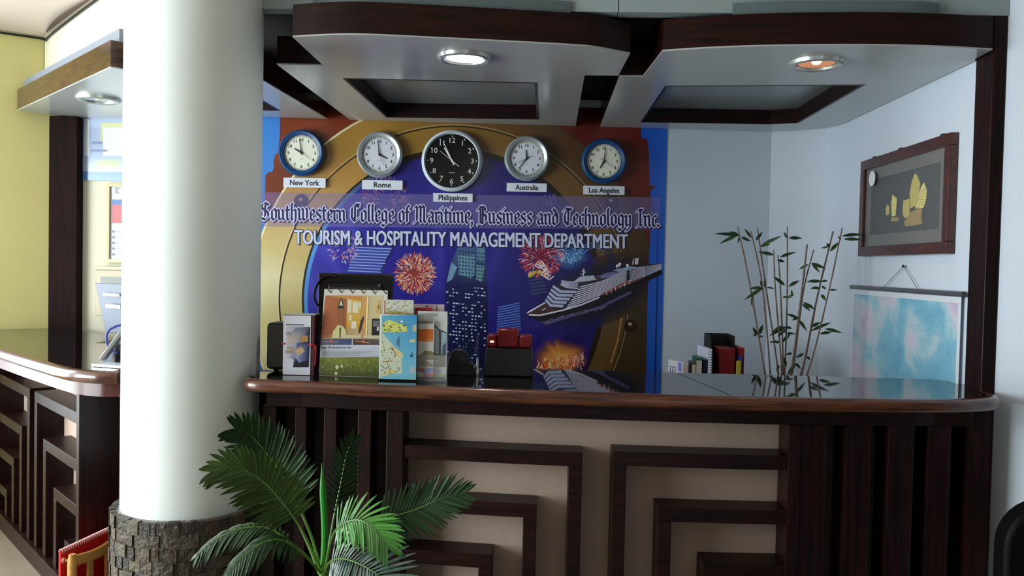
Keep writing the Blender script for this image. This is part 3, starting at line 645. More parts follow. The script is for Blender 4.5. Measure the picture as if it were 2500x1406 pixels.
def nib(grow):
    w_, t_ = .118 + grow, .030 + grow; c, s_ = math.cos(math.radians(38)), math.sin(math.radians(38))
    return [(a * w_ * c - b * t_ * s_, a * w_ * s_ + b * t_ * c) for a in (-1, 1) for b in (-1, 1)]
def blackletter(art, body, x0, x1, yb, slope, xh, layers):
    tot = sum(GL[ch][0] for ch in body); sx = (x1 - x0) / tot
    for grow, dx, dy, colr, layer in layers:
        nb = nib(grow); u = 0
        for ch in body:
            adv, strokes = GL[ch]
            for st in strokes:
                for a, b in zip(st, st[1:]):
                    h = hull([(round(p[0] + q[0], 5), round(p[1] + q[1], 5)) for p in (a, b) for q in nb])
                    art.poly([(x0 + (u + p[0]) * sx + dx, yb + (u + p[0]) * sx * slope - p[1] * xh + dy) for p in h], colr, layer)
            u += adv
let = art_b(BY + .0032, None, .0002)
blackletter(let, 'Southwestern College of Maritime, Business and Technology Inc.', 634, 1612, 536, .0172, 27,
            [(.09, 2.0, 2.2, (30, 24, 84), 1), (.082, 0, 0, (206, 204, 240), 2), (0, 0, 0, (20, 16, 74), 3)])
let.build('blackletter_title', ART, banner)
le2 = art_b(BY + .0032, None, .0002)
for dx, dy, bo, c, l in [(3, 3, 0, (20, 18, 44), .5)] + [(1.9 * math.cos(k * .7854), 1.9 * math.sin(k * .7854), 0, (24, 22, 56), 1 + k * .12) for k in range(8)] + [(k * .5, j * .35, 0, (200, 208, 240), 3 + k * .1) for k in (-2, -1, 0, 1, 2) for j in (-1, 1)]:
    le2.text('TOURISM & HOSPITALITY MANAGEMENT DEPARTMENT', 719 + dx, 1532 + dx, 595.5 + dy, 35, c, l, bo, .0135)
le2.build('department_title', ART, banner)

# ------------------------------------------------------------------ wall clocks and their name cards
def clock(px, py, rpx, label, kind, hour, minute, second, tail=.0):
    p = PB(px, py, .017); Yc = p.y; R = rpx * (Yc * .9993 - .0385 * p.x) / F * .998; c = (p.x, Yc, p.z)
    t = thing('wall_clock', label, 'clock', (p.x, Yc, p.z), 'world time clocks on the banner')
    big = kind == 'black'
    rim = {'blue': mat('blue_clock_rim', (12, 66, 116), .4), 'silver': mat('silver_clock_rim', (172, 180, 184), .32, metal=.55), 'black': mat('white_clock_rim', (196, 208, 216), .3)}[kind]
    ri = .86 if big else .75
    M().lathe([(R * .5, 0.0), (R * .95, 0), (R, .008), (R * .97, .022), (R * .9, .029), (R * (ri + .02), .022), (R * ri, .010)], c, 64, 'y', caps=False).build('rim', rim, t, smooth=50)
    M().lathe([(R * ri, .0105), (0, .0106)], c, 48, 'y', caps=False).build('dial', mat('black_dial', (12, 13, 13), .25) if big else mat('pale_dial_' + kind, (222, 224, 206) if kind == 'blue' else (200, 202, 212), .5), t, smooth=0)
    inkc = (214, 218, 218) if big else (36, 36, 40)
    for hnum in range(1, 13):
        A = Art(lambda a, b: (a, b), lambda a, b, h: V((c[0] + a * R, c[1] - .0108 - h, c[2] + b * R)), None, .0004)
        a = math.radians(90 - 30 * hnum); rr = .66 if big else .575; s_ = .165 if big else .125
        vs, fs = text_polys(str(hnum), .0 if big else .02); xs = [v[0] for v in vs]; cxx = (min(xs) + max(xs)) / 2
        for f in fs: A.poly([(math.cos(a) * rr + (vs[i][0] - cxx) * s_ * 1.45, math.sin(a) * rr + (vs[i][1] - .35) * s_ * 1.45) for i in f], inkc, 1)
        if big: A.disc(math.cos(a) * .79, math.sin(a) * .79, .022, .022, inkc, None, 1, 8)
        A.build('numeral', ART, t)
    A = Art(lambda a, b: (a, b), lambda a, b, h: V((c[0] + a * R, c[1] - .0108 - h, c[2] + b * R)), None, .0004)
    if not big: A.rect_(-.07, -.26, .07, -.245, (90, 90, 96), 1)
    else: A.rect_(-.1, -.40, .1, -.375, (150, 154, 154), 1)
    A.build('dial_print', ART, t)
    if not big:
        A = Art(lambda a, b: (a, b), lambda a, b, h: V((c[0] + a * R, c[1] - .0125 - h, c[2] + b * R)), None, .0004)
        for k in range(72):
            a, b = 2 * math.pi * k / 72, 2 * math.pi * (k + .55) / 72; q = [(math.cos(x) * r, math.sin(x) * r) for r, x in ((.70, a), (.745, a), (.745, b), (.70, b))]
            A.poly(q, (240, 240, 228) if k % 1 == 0 else (60, 60, 60), 1)
        A.ring(0, 0, .69, .75, lambda x, y: (84, 84, 80), 0, 48)
        A.build('beaded_ring', ART, t)
    hc = mat('pale_hands', (226, 230, 230), .4) if big else mat('black_hands', (16, 16, 18), .4)
    def hand(name, ang, l, w_, z, tl):
        a = math.radians(90 - ang); d = V((math.cos(a), 0, math.sin(a))); n_ = V((-d.z, 0, d.x)); o = V((c[0], c[1] - z, c[2]))
        m = M(); q = [o - d * tl * R - n_ * w_ * R, o + d * l * R - n_ * w_ * R * .55, o + d * l * R + n_ * w_ * R * .55, o - d * tl * R + n_ * w_ * R]
        m.hexa(q + [x - V((0, .0012, 0)) for x in q]); m.build(name, hc, t, smooth=0)
    hand('hour_hand', hour, .36 if not big else .48, .035 if not big else .026, .0135, .06 if not big else .14)
    hand('minute_hand', minute, .6 if not big else .66, .024 if not big else .018, .0155, .08 if not big else .16)
    hand('second_hand', second, .5, .009, .0175, .2 if not big else .3)
    M().lathe([(R * .035, .012), (R * .035, .0195), (0, .02)], c, 12, 'y').build('hub', hc, t)
clock(738, 374, 57, 'blue rimmed clock above the New York card, nearest the column', 'blue', 300, 351, 124)
clock(928, 378, 56.5, 'silver rimmed clock above the Rome card', 'silver', 118, 351, 155)
clock(1104, 393, 75, 'large black dial clock with white rim above the Philippines card', 'black', 328, 334, 308)
clock(1286, 387, 55, 'silver rimmed clock above the Australia card', 'silver', 354, 217, 243)
clock(1474, 394, 55, 'blue rimmed clock above the Los Angeles card at the banner\'s right', 'blue', 208, 6, 124)
for (x0, y0, x1, y1), body, lab in (((692, 434, 795, 458), 'New York', 'white name card reading New York under the leftmost blue clock'), ((884, 440, 983, 463), 'Rome', 'white name card reading Rome under a silver clock'),
        ((1057, 472, 1154, 493), 'Philippines', 'white name card reading Philippines under the large black clock'), ((1237, 447, 1335, 468), 'Australia', 'white name card reading Australia under a silver clock'),
        ((1424, 454, 1525, 475), 'Los Angeles', 'white name card reading Los Angeles under the right blue clock')):
    pk = PB((x0 + x1) / 2, (y0 + y1) / 2, .013); Yk = pk.y; a, b = PY(x0, (y0 + y1) / 2, Yk), PY(x1, (y0 + y1) / 2, Yk); h = (y1 - y0) * Yk / F / 2; zc = (a.z + b.z) / 2
    t = thing('name_card', lab, 'sign', (a.x, Yk, zc), 'city name cards under the clocks')
    M().box(a.x, b.x, Yk, Yk + .004, zc - h, zc + h).build('card', mat('white_card', (206, 212, 224), .4), t, bevel=.001, smooth=0)
    A = art_y(Yk - .0006); mid = (x0 + x1) / 2; wd = {'New York': 72, 'Rome': 42, 'Philippines': 70, 'Australia': 56, 'Los Angeles': 74}[body] / 2
    A.text(body, mid - wd, mid + wd, (y0 + y1) / 2 + 5.5, 12.5, (26, 26, 36), 1, .022, .019); A.build('lettering', ART, t)
# ------------------------------------------------------------------ right wall: framed picture and hanging map
RX = 1.488
def wx(px, py, x=RX): return PX(px, py, x)
pt = wx(2118, 395); pb = wx(2108, 627); pr = wx(2343, 322)
y0, y1 = pt.y, pr.y; z0, z1 = 1.456, 1.895         # y0 far, y1 near
pic = thing('framed_picture', 'dark framed picture of golden junk boats on the right wall', 'picture', (RX, (y0 + y1) / 2, z0))
def frame_ring(m, x0, x1, ya, yb, za, zb, w_, mi=0):
    m.box(x0, x1, ya, yb, za, za + w_, mi); m.box(x0, x1, ya, yb, zb - w_, zb, mi)
    m.box(x0, x1, ya, ya + w_, za + w_, zb - w_, mi); m.box(x0, x1, yb - w_, yb, za + w_, zb - w_, mi)
FW = wood('picture_frame_wood', (52, 20, 14), (84, 34, 24), (20, 3, 20), .35, .3)
m = M(); frame_ring(m, RX - .032, RX - .002, y1, y0, z0, z1, .045); m.build('frame', FW, pic, bevel=.004, smooth=0)
m = M(); frame_ring(m, RX - .017, RX - .006, y1 + .0455, y0 - .0455, z0 + .0455, z1 - .0455, .05); m.build('mount', mat('grey_mount', (92, 90, 88), .5), pic, smooth=0)
M().box(RX - .010, RX - .006, y1 + .096, y0 - .096, z0 + .096, z1 - .096).build('backing', mat('dark_backing', (34, 38, 46), .7, var=(60, .2)), pic, smooth=0)
PA = Art(lambda px, py: (lambda p: (p.y, p.z))(wx(px, py)), lambda a, b, h: V((RX - .0105 - h, a, b)), None, .0006)
def PZm(x, y): return (2090 + x / 4.26, 310 + y / 4.26)
G1, G2, G3 = (196, 176, 84), (222, 206, 120), (160, 130, 66)
for pts, c, l in (([(590, 850), (585, 690), (610, 560), (640, 480), (665, 500), (700, 590), (680, 700), (690, 800)], G1, 1), ([(680, 700), (715, 610), (742, 575), (770, 660), (760, 760), (735, 840), (640, 850), (680, 780)], G2, 2),
        ([(520, 765), (585, 745), (585, 930), (530, 950), (512, 900)], G1, 1), ([(590, 890), (720, 830), (712, 960), (722, 985), (716, 1010), (545, 1035), (528, 985), (560, 950)], G3, 2),
        ([(398, 930), (395, 780), (408, 702), (455, 745), (440, 925)], G2, 1), ([(332, 850), (355, 800), (375, 840), (372, 905), (342, 925)], G1, 1), ([(385, 970), (400, 935), (470, 940), (476, 975), (400, 985)], G3, 1)):
    PA.poly([PZm(*p) for p in pts], c, l)
for k in range(6): PA.line([PZm(684, 690 + k * 22), PZm(768, 640 + k * 36)], .7, (92, 78, 34), 3)
PA.line([PZm(590, 890), PZm(690, 830)], .9, (60, 48, 24), 3); PA.line([PZm(590, 850), PZm(590, 720)], .7, (92, 78, 34), 3)
PA.build('golden_boats', ART, pic)
M().box(RX - .0195, RX - .0185, y1 + .045, y0 - .045, z0 + .045, z1 - .045).build('glazing', mat('picture_glazing', (235, 240, 240), .02, alpha=.06, spec=.8), pic, smooth=0)
tp = wx(2129, 436, RX - .034); m = M()
m.lathe([(.0, -.0345), (.034, -.0345), (.034, -.033), (.0, -.033)], (RX, tp.y, tp.z), 24, 'x')
m.build('white_tag', WHITE, pic, smooth=0); 
for py_, pz_ in ((2208, 362), (2143, 386), (2312, 332)):
    p = wx(py_, pz_, RX); m = M(); m.box(RX - .02, RX - .002, p.y - .012, p.y + .012, z1 + .0005, z1 + .008); m.build('hanger', BLACK, pic, smooth=0)
# map
ma, mb_ = wx(2087, 703), wx(2362, 716); zt = 1.312; zl = .86
mp = thing('wall_map', 'pale blue and pink wall map hanging from a grey rod behind the counter', 'map', (RX, (ma.y + mb_.y) / 2, zl))
m = M(); m.tube([(RX - .014, ma.y + .005, zt), (RX - .014, mb_.y - .005, zt)], .0105, 12); m.build('rod', mat('grey_rod', (96, 98, 104), .35, metal=.4), mp)
mm = mat('printed_map', (130, 180, 205), .45); nt = mm.node_tree; I = nt.nodes['Principled BSDF'].inputs
tc = nt.nodes.new('ShaderNodeTexCoord'); n1 = nt.nodes.new('ShaderNodeTexNoise'); n1.inputs['Scale'].default_value = 4.6; n1.inputs['Detail'].default_value = 4; n1.inputs['Distortion'].default_value = .35
mpn = nt.nodes.new('ShaderNodeMapping'); mpn.inputs['Scale'].default_value = (1, .85, 1.15); mpn.inputs['Location'].default_value = (.3, .4, .1); nt.links.new(tc.outputs['Object'], mpn.inputs[0]); nt.links.new(mpn.outputs[0], n1.inputs['Vector'])
cr = nt.nodes.new('ShaderNodeValToRGB'); els = cr.color_ramp.elements; els[0].position = .30; els[0].color = lin((110, 174, 206)); els[1].position = .70; els[1].color = lin((196, 180, 206))
for ps, c in ((.42, (132, 190, 214)), (.48, (168, 204, 218)), (.54, (196, 206, 220)), (.61, (206, 200, 220))): e_ = els.new(ps); e_.color = lin(c)
n2 = nt.nodes.new('ShaderNodeTexNoise'); n2.inputs['Scale'].default_value = 90; n2.inputs['Detail'].default_value = 3; nt.links.new(mpn.outputs[0], n2.inputs['Vector'])
cr2 = nt.nodes.new('ShaderNodeValToRGB'); cr2.color_ramp.elements[0].position = .30; cr2.color_ramp.elements[0].color = (.6, .62, .7, 1); cr2.color_ramp.elements[1].position = .38; cr2.color_ramp.elements[1].color = (1, 1, 1, 1)
mx = nt.nodes.new('ShaderNodeMixRGB'); mx.blend_type = 'MULTIPLY'; mx.inputs[0].default_value = .8
nt.links.new(n1.outputs['Fac'], cr.inputs[0]); nt.links.new(n2.outputs['Fac'], cr2.inputs[0]); nt.links.new(cr.outputs[0], mx.inputs[1]); nt.links.new(cr2.outputs[0], mx.inputs[2]); nt.links.new(mx.outputs[0], I['Base Color'])
M().box(RX - .0150, RX - .0135, mb_.y + .012, ma.y - .012, zl, zt).build('sheet', mat('map_paper', (214, 222, 230), .5), mp, smooth=0)
M().box(RX - .0156, RX - .0151, mb_.y + .032, ma.y - .032, zl + .02, zt - .032).build('printed_area', mm, mp, smooth=0)
np_ = wx(2213, 650); m = M()
for t_ in (2166, 2249):
    q = wx(t_, 706, RX); m.tube([(RX - .012, np_.y, np_.z), (RX - .014, q.y, zt + .01)], .0014, 5)
m.build('hanging_cord', mat('grey_cord', (120, 118, 116), .7), mp); M().lathe([(.006, -.016), (.006, -.012), (.002, -.011), (.002, -.001)], (RX, np_.y, np_.z), 10, 'x').build('nail', BLACK, mp)

# ------------------------------------------------------------------ low cabinet behind the counter with books and bamboo
cab = thing('low_cabinet', 'low dark cabinet hidden behind the counter, carrying books and bamboo', 'cabinet', (.95, 4.1, 0))
CABZ = .80
M().box(.58, 1.44, 3.70, 4.17, 0, CABZ - .03).build('body', WOODZ, cab, smooth=0); M().box(.55, 1.45, 3.66, 4.19, CABZ - .03, CABZ).build('top', WOODX, cab, smooth=0)
for x in (.60, 1.02): M().box(x, x + .39, 3.68, 3.6995, .06, CABZ - .05).build('door', WOODZ, cab, smooth=0)
BKY = 3.92
def bx(px, y=BKY): return PY(px, 880, y).x
def bz(py, px=1720, y=BKY): return PY(px, py, y).z
def sheared(m, x0, x1, y0, y1, z0, z1, sh=0, mi=0):    # book leaning / turned so that its cover shows
    return m.hexa([(x0, y0, z0), (x1, y0 - sh, z0), (x1, y1 - sh, z0), (x0, y1, z0), (x0, y0, z1), (x1, y0 - sh, z1), (x1, y1 - sh, z1), (x0, y1, z1)], mi)
def book(label, px0, px1, pytop, cover, spine_px, sy=.12, sp=None, cat='book', name='book'):
    """cover seen from px0 to spine_px, spine from spine_px to px1"""
    x0, xs, x1 = bx(px0, BKY + sy), bx(spine_px), bx(px1); zt_ = bz(pytop, px1)
    t = thing(name, label, cat, ((x0 + x1) / 2, BKY, CABZ), 'books on the low cabinet')
    m = M(); a, b = V((x0, BKY + sy, 0)), V((xs, BKY, 0)); th = V((x1 - xs, .0, 0))
    base = [a, b, b + th, a + th]; m.hexa([p + V((0, 0, CABZ)) for p in base] + [p + V((0, 0, zt_)) for p in base]); m.build('cover', mat('book_' + cover[0], cover[1], .45), t, smooth=0)
    if sp:
        m = M(); m.hexa([V((xs + .001, BKY - .0012, CABZ + .01)), V((x1 - .001, BKY - .0012, CABZ + .01)), V((x1 - .001, BKY - .0003, CABZ + .01)), V((xs + .001, BKY - .0003, CABZ + .01)), V((xs + .001, BKY - .0012, zt_ - .012)), V((x1 - .001, BKY - .0012, zt_ - .012)), V((x1 - .001, BKY - .0003, zt_ - .012)), V((xs + .001, BKY - .0003, zt_ - .012))])
        m.build('spine_label', mat('spine_' + cover[0], sp, .5), t, smooth=0)
    return t, zt_
t, zt_ = book('thick white paperback with blue patch, leftmost of the books', 1632, 1680, 884, ('white', (206, 208, 222)), 1668, .10, (206, 196, 176))
A = Art(lambda px, py: (px, py), lambda u, v, h: V((bx(1632, BKY + .10) + (bx(1668) - bx(1632, BKY + .10)) * u, BKY + .10 * (1 - u) - .0006 - h, v)))
A.poly([(.66, zt_ - .004), (.9, zt_ - .006), (.9, zt_ - .05), (.66, zt_ - .045)], (120, 130, 206), 1); A.poly([(.08, zt_ - .03), (.5, zt_ - .032), (.5, zt_ - .036), (.08, zt_ - .034)], (90, 90, 120), 1)
for u in (.1, .25, .42): A.poly([(u, CABZ + .07), (u + .05, CABZ + .11), (u + .1, CABZ + .07)], (30, 28, 34), 1)
A.build('cover_print', ART, t)
book('brown book with a cream spine label beside the white paperback', 1681, 1699, 884, ('brown', (94, 78, 58)), 1690, .08, (214, 204, 178))
book('green book with a pale spine label in front of the spiral notebook', 1690, 1714, 874, ('green', (30, 92, 66)), 1700, .13, (206, 206, 190))
book('dark navy book with small yellow sticker beside the spiral notebook', 1711, 1727, 878, ('navy', (22, 24, 52)), 1717, .05, None)
t, zt_ = book('white ring bound notebook standing between books and black file box', 1702, 1737, 851, ('notebook', (208, 214, 236)), 1729, .20, None, 'notebook', 'ring_notebook')
m = M(); xr = bx(1736.5)
for k in range(15):
    z = CABZ + .02 + k * (zt_ - CABZ - .03) / 14; m.tube([(xr - .012, BKY - .003, z), (xr - .002, BKY - .008, z), (xr + .004, BKY + .003, z)], .003, 6)
m.build('ring_binding', WHITE, t)
fx0, fx1 = bx(1742), bx(1803); ft = bz(823, 1770)
t = thing('file_box', 'black magazine file box holding red folders', 'file box', ((fx0 + fx1) / 2, BKY + .12, CABZ))
m = M(); w_ = .004
def sidewall(x): m.hexa([(x, BKY + .02, CABZ), (x + w_, BKY + .02, CABZ), (x + w_, BKY + .24, CABZ), (x, BKY + .24, CABZ), (x, BKY + .09, ft), (x + w_, BKY + .09, ft), (x + w_, BKY + .24, ft), (x, BKY + .24, ft)])
sidewall(fx0); sidewall(fx1 - w_); m.box(fx0 + w_, fx1 - w_, BKY + .236, BKY + .24, CABZ, ft); m.box(fx0 + w_, fx1 - w_, BKY + .02, BKY + .236, CABZ, CABZ + .004)
m.build('box', mat('black_card', (20, 20, 22), .6), t, smooth=0)
def folder(label, px0, px1, pytop, c, nm, y, d=.18, lean=.0, cat='folder', z0=CABZ + .005):
    x0, x1 = PY(px0, 880, y).x, PY(px1, 880, y).x; zt_ = PY((px0 + px1) / 2, pytop, y).z; m = M()
    m.hexa([(x0 + lean, y, z0), (x1, y, z0), (x1, y + d, z0), (x0 + lean, y + d, z0), (x0, y, zt_), (x1, y, zt_), (x1, y + d, zt_), (x0, y + d, zt_)])
    return tag(m.build('folder', mat(nm, c, .4), None, bevel=.002, smooth=0), label, cat, 'folders in the file box')
folder('wide dark red folder standing in the black file box', 1755, 1794, 851, (132, 22, 32), 'red_folder', BKY + .025, .17, .006)
folder('narrow red folder at the right edge beside the file box', 1806, 1817, 849, (150, 24, 36), 'bright_red_folder', BKY + .02, .17, 0, z0=CABZ)
folder('slim blue booklet beside the black file box', 1803.5, 1813, 868, (50, 60, 140), 'blue_booklet', BKY + .004, .012, 0, 'booklet', z0=CABZ)
folder('slim yellow booklet leaning before the blue one', 1799, 1810, 881, (196, 184, 44), 'yellow_booklet', BKY - .01, .012, 0, 'booklet', z0=CABZ)
# bamboo
BMY = 3.77
def bm(zx, zy, dy=0): return PY(1600 + zx / 2.812, 500 + zy / 2.812, BMY + dy)
vz = thing('bamboo_plant', 'slim artificial bamboo canes with sparse green leaves behind the counter', 'plant', (1.05, BMY, CABZ))
m = M(); m.lathe([(.0, 0), (.055, 0), (.075, .03), (.07, .062), (.064, .062), (.06, .04), (0, .04)], (1.05, BMY, CABZ), 32); m.build('vase', mat('dark_vase', (50, 44, 40), .4), vz)
CANE = mat('bamboo_cane', (116, 92, 76), .5, var=(20, .35, (1, 1, 5)))
canes = [((755, 1170), (640, 500), (565, 150)), ((790, 1170), (735, 560), (657, 180)), ((845, 1170), (752, 520), (700, 155)), ((868, 1165), (825, 600), (812, 310)), ((876, 1170), (860, 600), (842, 345)), ((885, 1170), (905, 600), (906, 148)),
         ((930, 1160), (1000, 640), (1042, 272)), ((940, 1150), (1015, 600), (1088, 305)), ((1000, 1170), (1110, 640), (1220, 182)), ((1040, 1170), (1180, 640), (1283, 158))]
for i, c in enumerate(canes):
    dy = (i % 3 - 1) * .012; b, mid, tp_ = [bm(*p, dy) for p in c]
    root = V((1.05 + (b.x - 1.05) * .55, BMY + dy * .5, CABZ + .042)); pts = catmull([root, b, mid, tp_], 7)
    rr = .0056 if i in (8, 6) else .0041
    rad = [rr * (1 - .35 * k / len(pts)) * (1.28 if k % 5 == 2 else 1) for k in range(len(pts))]
    M().tube(pts, rad, 8).build('cane', CANE, vz)
leaves = [(575,210,405,190),(570,205,440,262),(575,215,510,178),(580,220,565,262),(590,222,655,248),(660,228,612,160),(690,245,737,180),(720,285,870,205),(720,285,790,268),(905,230,880,182),(915,228,1010,225),(815,345,705,318),(855,360,965,318),(835,380,888,388),
 (1050,408,985,442),(1070,402,1168,432),(1075,405,1130,463),(1190,290,1135,295),(1195,290,1175,260),(1200,318,1265,250),(1280,215,1430,195),(1295,235,1420,235),(1275,240,1255,212),(745,570,645,570),(735,575,612,645),(670,620,660,690),(730,560,722,515),(750,565,755,500),(765,565,820,575),
 (890,555,808,485),(915,560,992,515),(905,630,872,634),(940,625,935,580),(905,640,955,612),(1140,525,1035,522),(1140,525,1185,520),(1130,570,1065,570),(1140,560,1175,575),(1195,585,1250,582),(1140,615,1170,655),(1090,715,1012,662),(1010,680,1065,728),(975,775,900,745),(980,770,940,790),(985,790,1040,862),
 (700,895,668,835),(715,890,738,815),(705,900,740,905),(670,900,705,884),(1070,865,1210,800),(1070,840,1135,800),(1165,850,1285,875),(1130,885,1215,870),(880,830,800,870),(900,835,780,895),(890,840,940,845),(880,870,840,900),(900,880,965,885),(900,900,870,950),(850,940,780,940),(860,925,830,955),
 (940,1020,895,1025),(900,1110,880,1040),(965,1090,900,1170),(960,1085,1000,1125),(1020,1025,960,1045),(905,850,870,880),(925,870,905,925),(1040,1040,1062,1062),(850,1100,832,1140)]
LEAF = mat('bamboo_leaf', (48, 74, 34), .45, var=(30, .35))
for i, (ax, ay, tx, ty) in enumerate(leaves):
    a, b = bm(ax, ay, 0), bm(tx, ty, rnd.uniform(-.05, .03)); d = b - a; l = d.length; d.normalize(); sd = V((d.z, 0, -d.x)).normalized(); w_ = min(.014, max(.0085, l * .24)); m = M(); vs = []
    nrm = d.cross(sd).normalized(); sd = (sd + nrm * rnd.uniform(-.5, .5)).normalized()
    for k, ww in enumerate((.12, .75, 1, .85, .5, .04)):
        t = k / 5; p = a + d * l * t + V((0, 0, -.10 * l * (t * t - t * .5))) ; vs += [p - sd * w_ * ww * .6, p + nrm * .002 * (1 - abs(2 * t - 1)), p + sd * w_ * ww * .6]
    fs = [(k * 3 + j, k * 3 + j + 1, k * 3 + 4 + j, k * 3 + 3 + j) for k in range(5) for j in range(2)]
    m.add(vs, fs); o = m.build('leaf', LEAF, vz, fix=False, smooth=60)
# ------------------------------------------------------------------ things standing on the reception counter
def on(px, py): return PZ(px, py, CT)
def block(name, label, cat, px0, px1, pt_, pb_, y, d, material, group=None, bevel=.002):
    """upright flat thing whose front stands at depth y"""
    x0, x1 = PY(px0, pb_, y).x, PY(px1, pb_, y).x; z1 = PY((px0 + px1) / 2, pt_, y).z
    t = thing(name, label, cat, ((x0 + x1) / 2, y, CT), group)
    return t, x0, x1, z1
DARKSIDE = mat('maroon_card', (70, 26, 26), .5)
# white leaflet box tied with red string
yq = 2.725; t, x0, x1, z1 = block('leaflet_box', 'white leaflet box with a blue photo on its front, tied with red string', 'leaflet box', 690, 757, 769, 919, yq, .06, None)
M().box(x0, x1 + .012, yq + .002, yq + .06, CT, z1).build('body', DARKSIDE, t, bevel=.001, smooth=0)
M().box(x0 - .002, x1 + .014, yq - .0, yq + .062, z1 + .0002, z1 + .004).build('rim', mat('clear_acrylic_edge', (170, 176, 170), .2), t, smooth=0)
M().box(x0, x1, yq, yq + .0018, CT + .002, z1 - .002).build('front_sheet', mat('white_sheet', (214, 218, 232), .35), t, smooth=0)
A = art_y(yq - .0004); z9 = lambda x, y: (630 + x / 4.536, 650 + y / 4.536)
A.poly([z9(310, 660), z9(578, 675), z9(560, 1118), z9(388, 1118), z9(395, 1035), z9(310, 1000)], [(200, 200, 214), (16, 26, 60), (8, 10, 20), (8, 10, 20), (120, 130, 170), (206, 206, 220)], 1)
A.poly([z9(415, 690), z9(500, 680), z9(470, 800), z9(400, 830), z9(330, 860), z9(320, 790)], [(70, 90, 130), (90, 104, 140), (150, 140, 136), (190, 176, 160), (196, 188, 176), (190, 184, 176)], 2)
A.poly([z9(430, 850), z9(560, 850), z9(550, 1040), z9(450, 1070), z9(410, 1000)], [(60, 74, 120), (20, 30, 80), (30, 40, 90), (120, 130, 180), (170, 170, 196)], 2)
A.poly([z9(475, 770), z9(555, 765), z9(552, 838), z9(472, 842)], (170, 130, 70), 3); A.poly([z9(400, 930), z9(480, 890), z9(520, 940), z9(450, 990)], (196, 166, 130), 3)
A.line([z9(310, 646), z9(510, 650)], 2.4, (30, 30, 36), 2)
A.text("IT'S", *[z9(x, 0)[0] for x in (314, 366)], z9(0, 764)[1], 8, (150, 130, 110), 4, .03); A.text('YOU', *[z9(x, 0)[0] for x in (316, 386)], z9(0, 920)[1], 7, (176, 160, 130), 4, .03); A.text('HAVE', *[z9(x, 0)[0] for x in (304, 396)], z9(0, 965)[1], 8, (186, 150, 110), 4, .03)
A.build('front_photo', ART, t)
RED = mat('red_string', (176, 20, 30), .6); zs = CT + (z1 - CT) * .52; m = M()
m.tube([(x0 - .003, yq + .03, zs), (x0 - .0025, yq - .002, zs + .001), (x0 + .006, yq - .003, zs)], .0028, 6); m.build('string', RED, t)
m = M(); m.tube([(x1 - .006, yq - .003, zs), (x1 + .006, yq - .005, zs - .002), (x1 + .017, yq + .0, zs - .004), (x1 + .019, yq - .004, zs - .03), (x1 + .018, yq - .006, zs - .07)], [.0026, .005, .0045, .0026, .002], 7); m.build('string', RED, t)
# grey speaker behind it
yq = 2.80; t, x0, x1, z1 = block('desk_speaker', 'dark grey rounded speaker behind the white leaflet box', 'speaker', 648, 776, 789, 905, yq, .09, None)
M().box(x0, x1, yq, yq + .10, CT + .006, z1).build('case', mat('speaker_case', (26, 26, 28), .4), t, bevel=.014)
M().box(x0 + .008, x1 - .008, yq - .004, yq, CT + .016, z1 - .010).build('grille', mat('speaker_grille', (74, 76, 72), .8, bump=(260, .12)), t, bevel=.01)
for s_ in (x0 + .02, x1 - .02): M().lathe([(.008, 0), (.008, .006)], (s_, yq + .05, CT), 12).build('foot', BLACK, t)
p = on(640, 908); tag(M().add([(p.x - .012, p.y + .01, CT + .0006), (p.x + .028, p.y + .002, CT + .0006), (p.x + .03, p.y + .03, CT + .0006), (p.x - .008, p.y + .04, CT + .004)], [(0, 1, 2, 3)]).build('paper_slip', mat('white_slip', (206, 214, 224), .6), fix=False, smooth=0), 'small white paper slip lying on the counter beside the column', 'paper')
# black screen with its back turned
yq = 2.955; x0, x1 = PY(776, 700, yq).x, PY(958, 700, yq).x; z1, z0 = PY(868, 668, yq).z, PY(868, 812, yq).z
t = thing('display_screen', 'black display seen from behind over the spiral calendar', 'display', ((x0 + x1) / 2, yq + .02, CT))
M().box(x0, x1, yq, yq + .025, z0, z1).build('back_cover', BLACK, t, bevel=.006)
m = M(); m.hexa([(x0 + .03, yq - .022, z0 + .02), (x1 - .03, yq - .022, z0 + .02), (x1 - .02, yq - .0005, z0 + .01), (x0 + .02, yq - .0005, z0 + .01), (x0 + .05, yq - .022, z1 - .055), (x1 - .05, yq - .022, z1 - .055), (x1 - .035, yq - .0005, z1 - .03), (x0 + .035, yq - .0005, z1 - .03)])
m.build('rear_hump', mat('black_matt', (22, 24, 24), .3), t, bevel=.008)
m = M(); m.hexa([(x0 + .10, yq - .02, CT + .01), (x1 - .10, yq - .02, CT + .01), (x1 - .10, yq + .0, CT + .01), (x0 + .10, yq + .0, CT + .01), (x0 + .10, yq - .02, z0 + .03), (x1 - .10, yq - .02, z0 + .03), (x1 - .10, yq + .0, z0 + .03), (x0 + .10, yq + .0, z0 + .03)]); m.build('neck', BLACK, t, smooth=0)
M().box(x0 + .05, x1 - .05, yq - .045, yq + .055, CT, CT + .010).build('foot', BLACK, t, bevel=.003)
cb = [PY(a, b, yq - .012) for a, b in ((820, 676), (800, 673), (782, 684), (770, 706), (768, 728), (776, 744), (790, 756))]
m = M(); m.tube(catmull(cb, 5), .0042, 8); m.build('cable', BLACK, t)
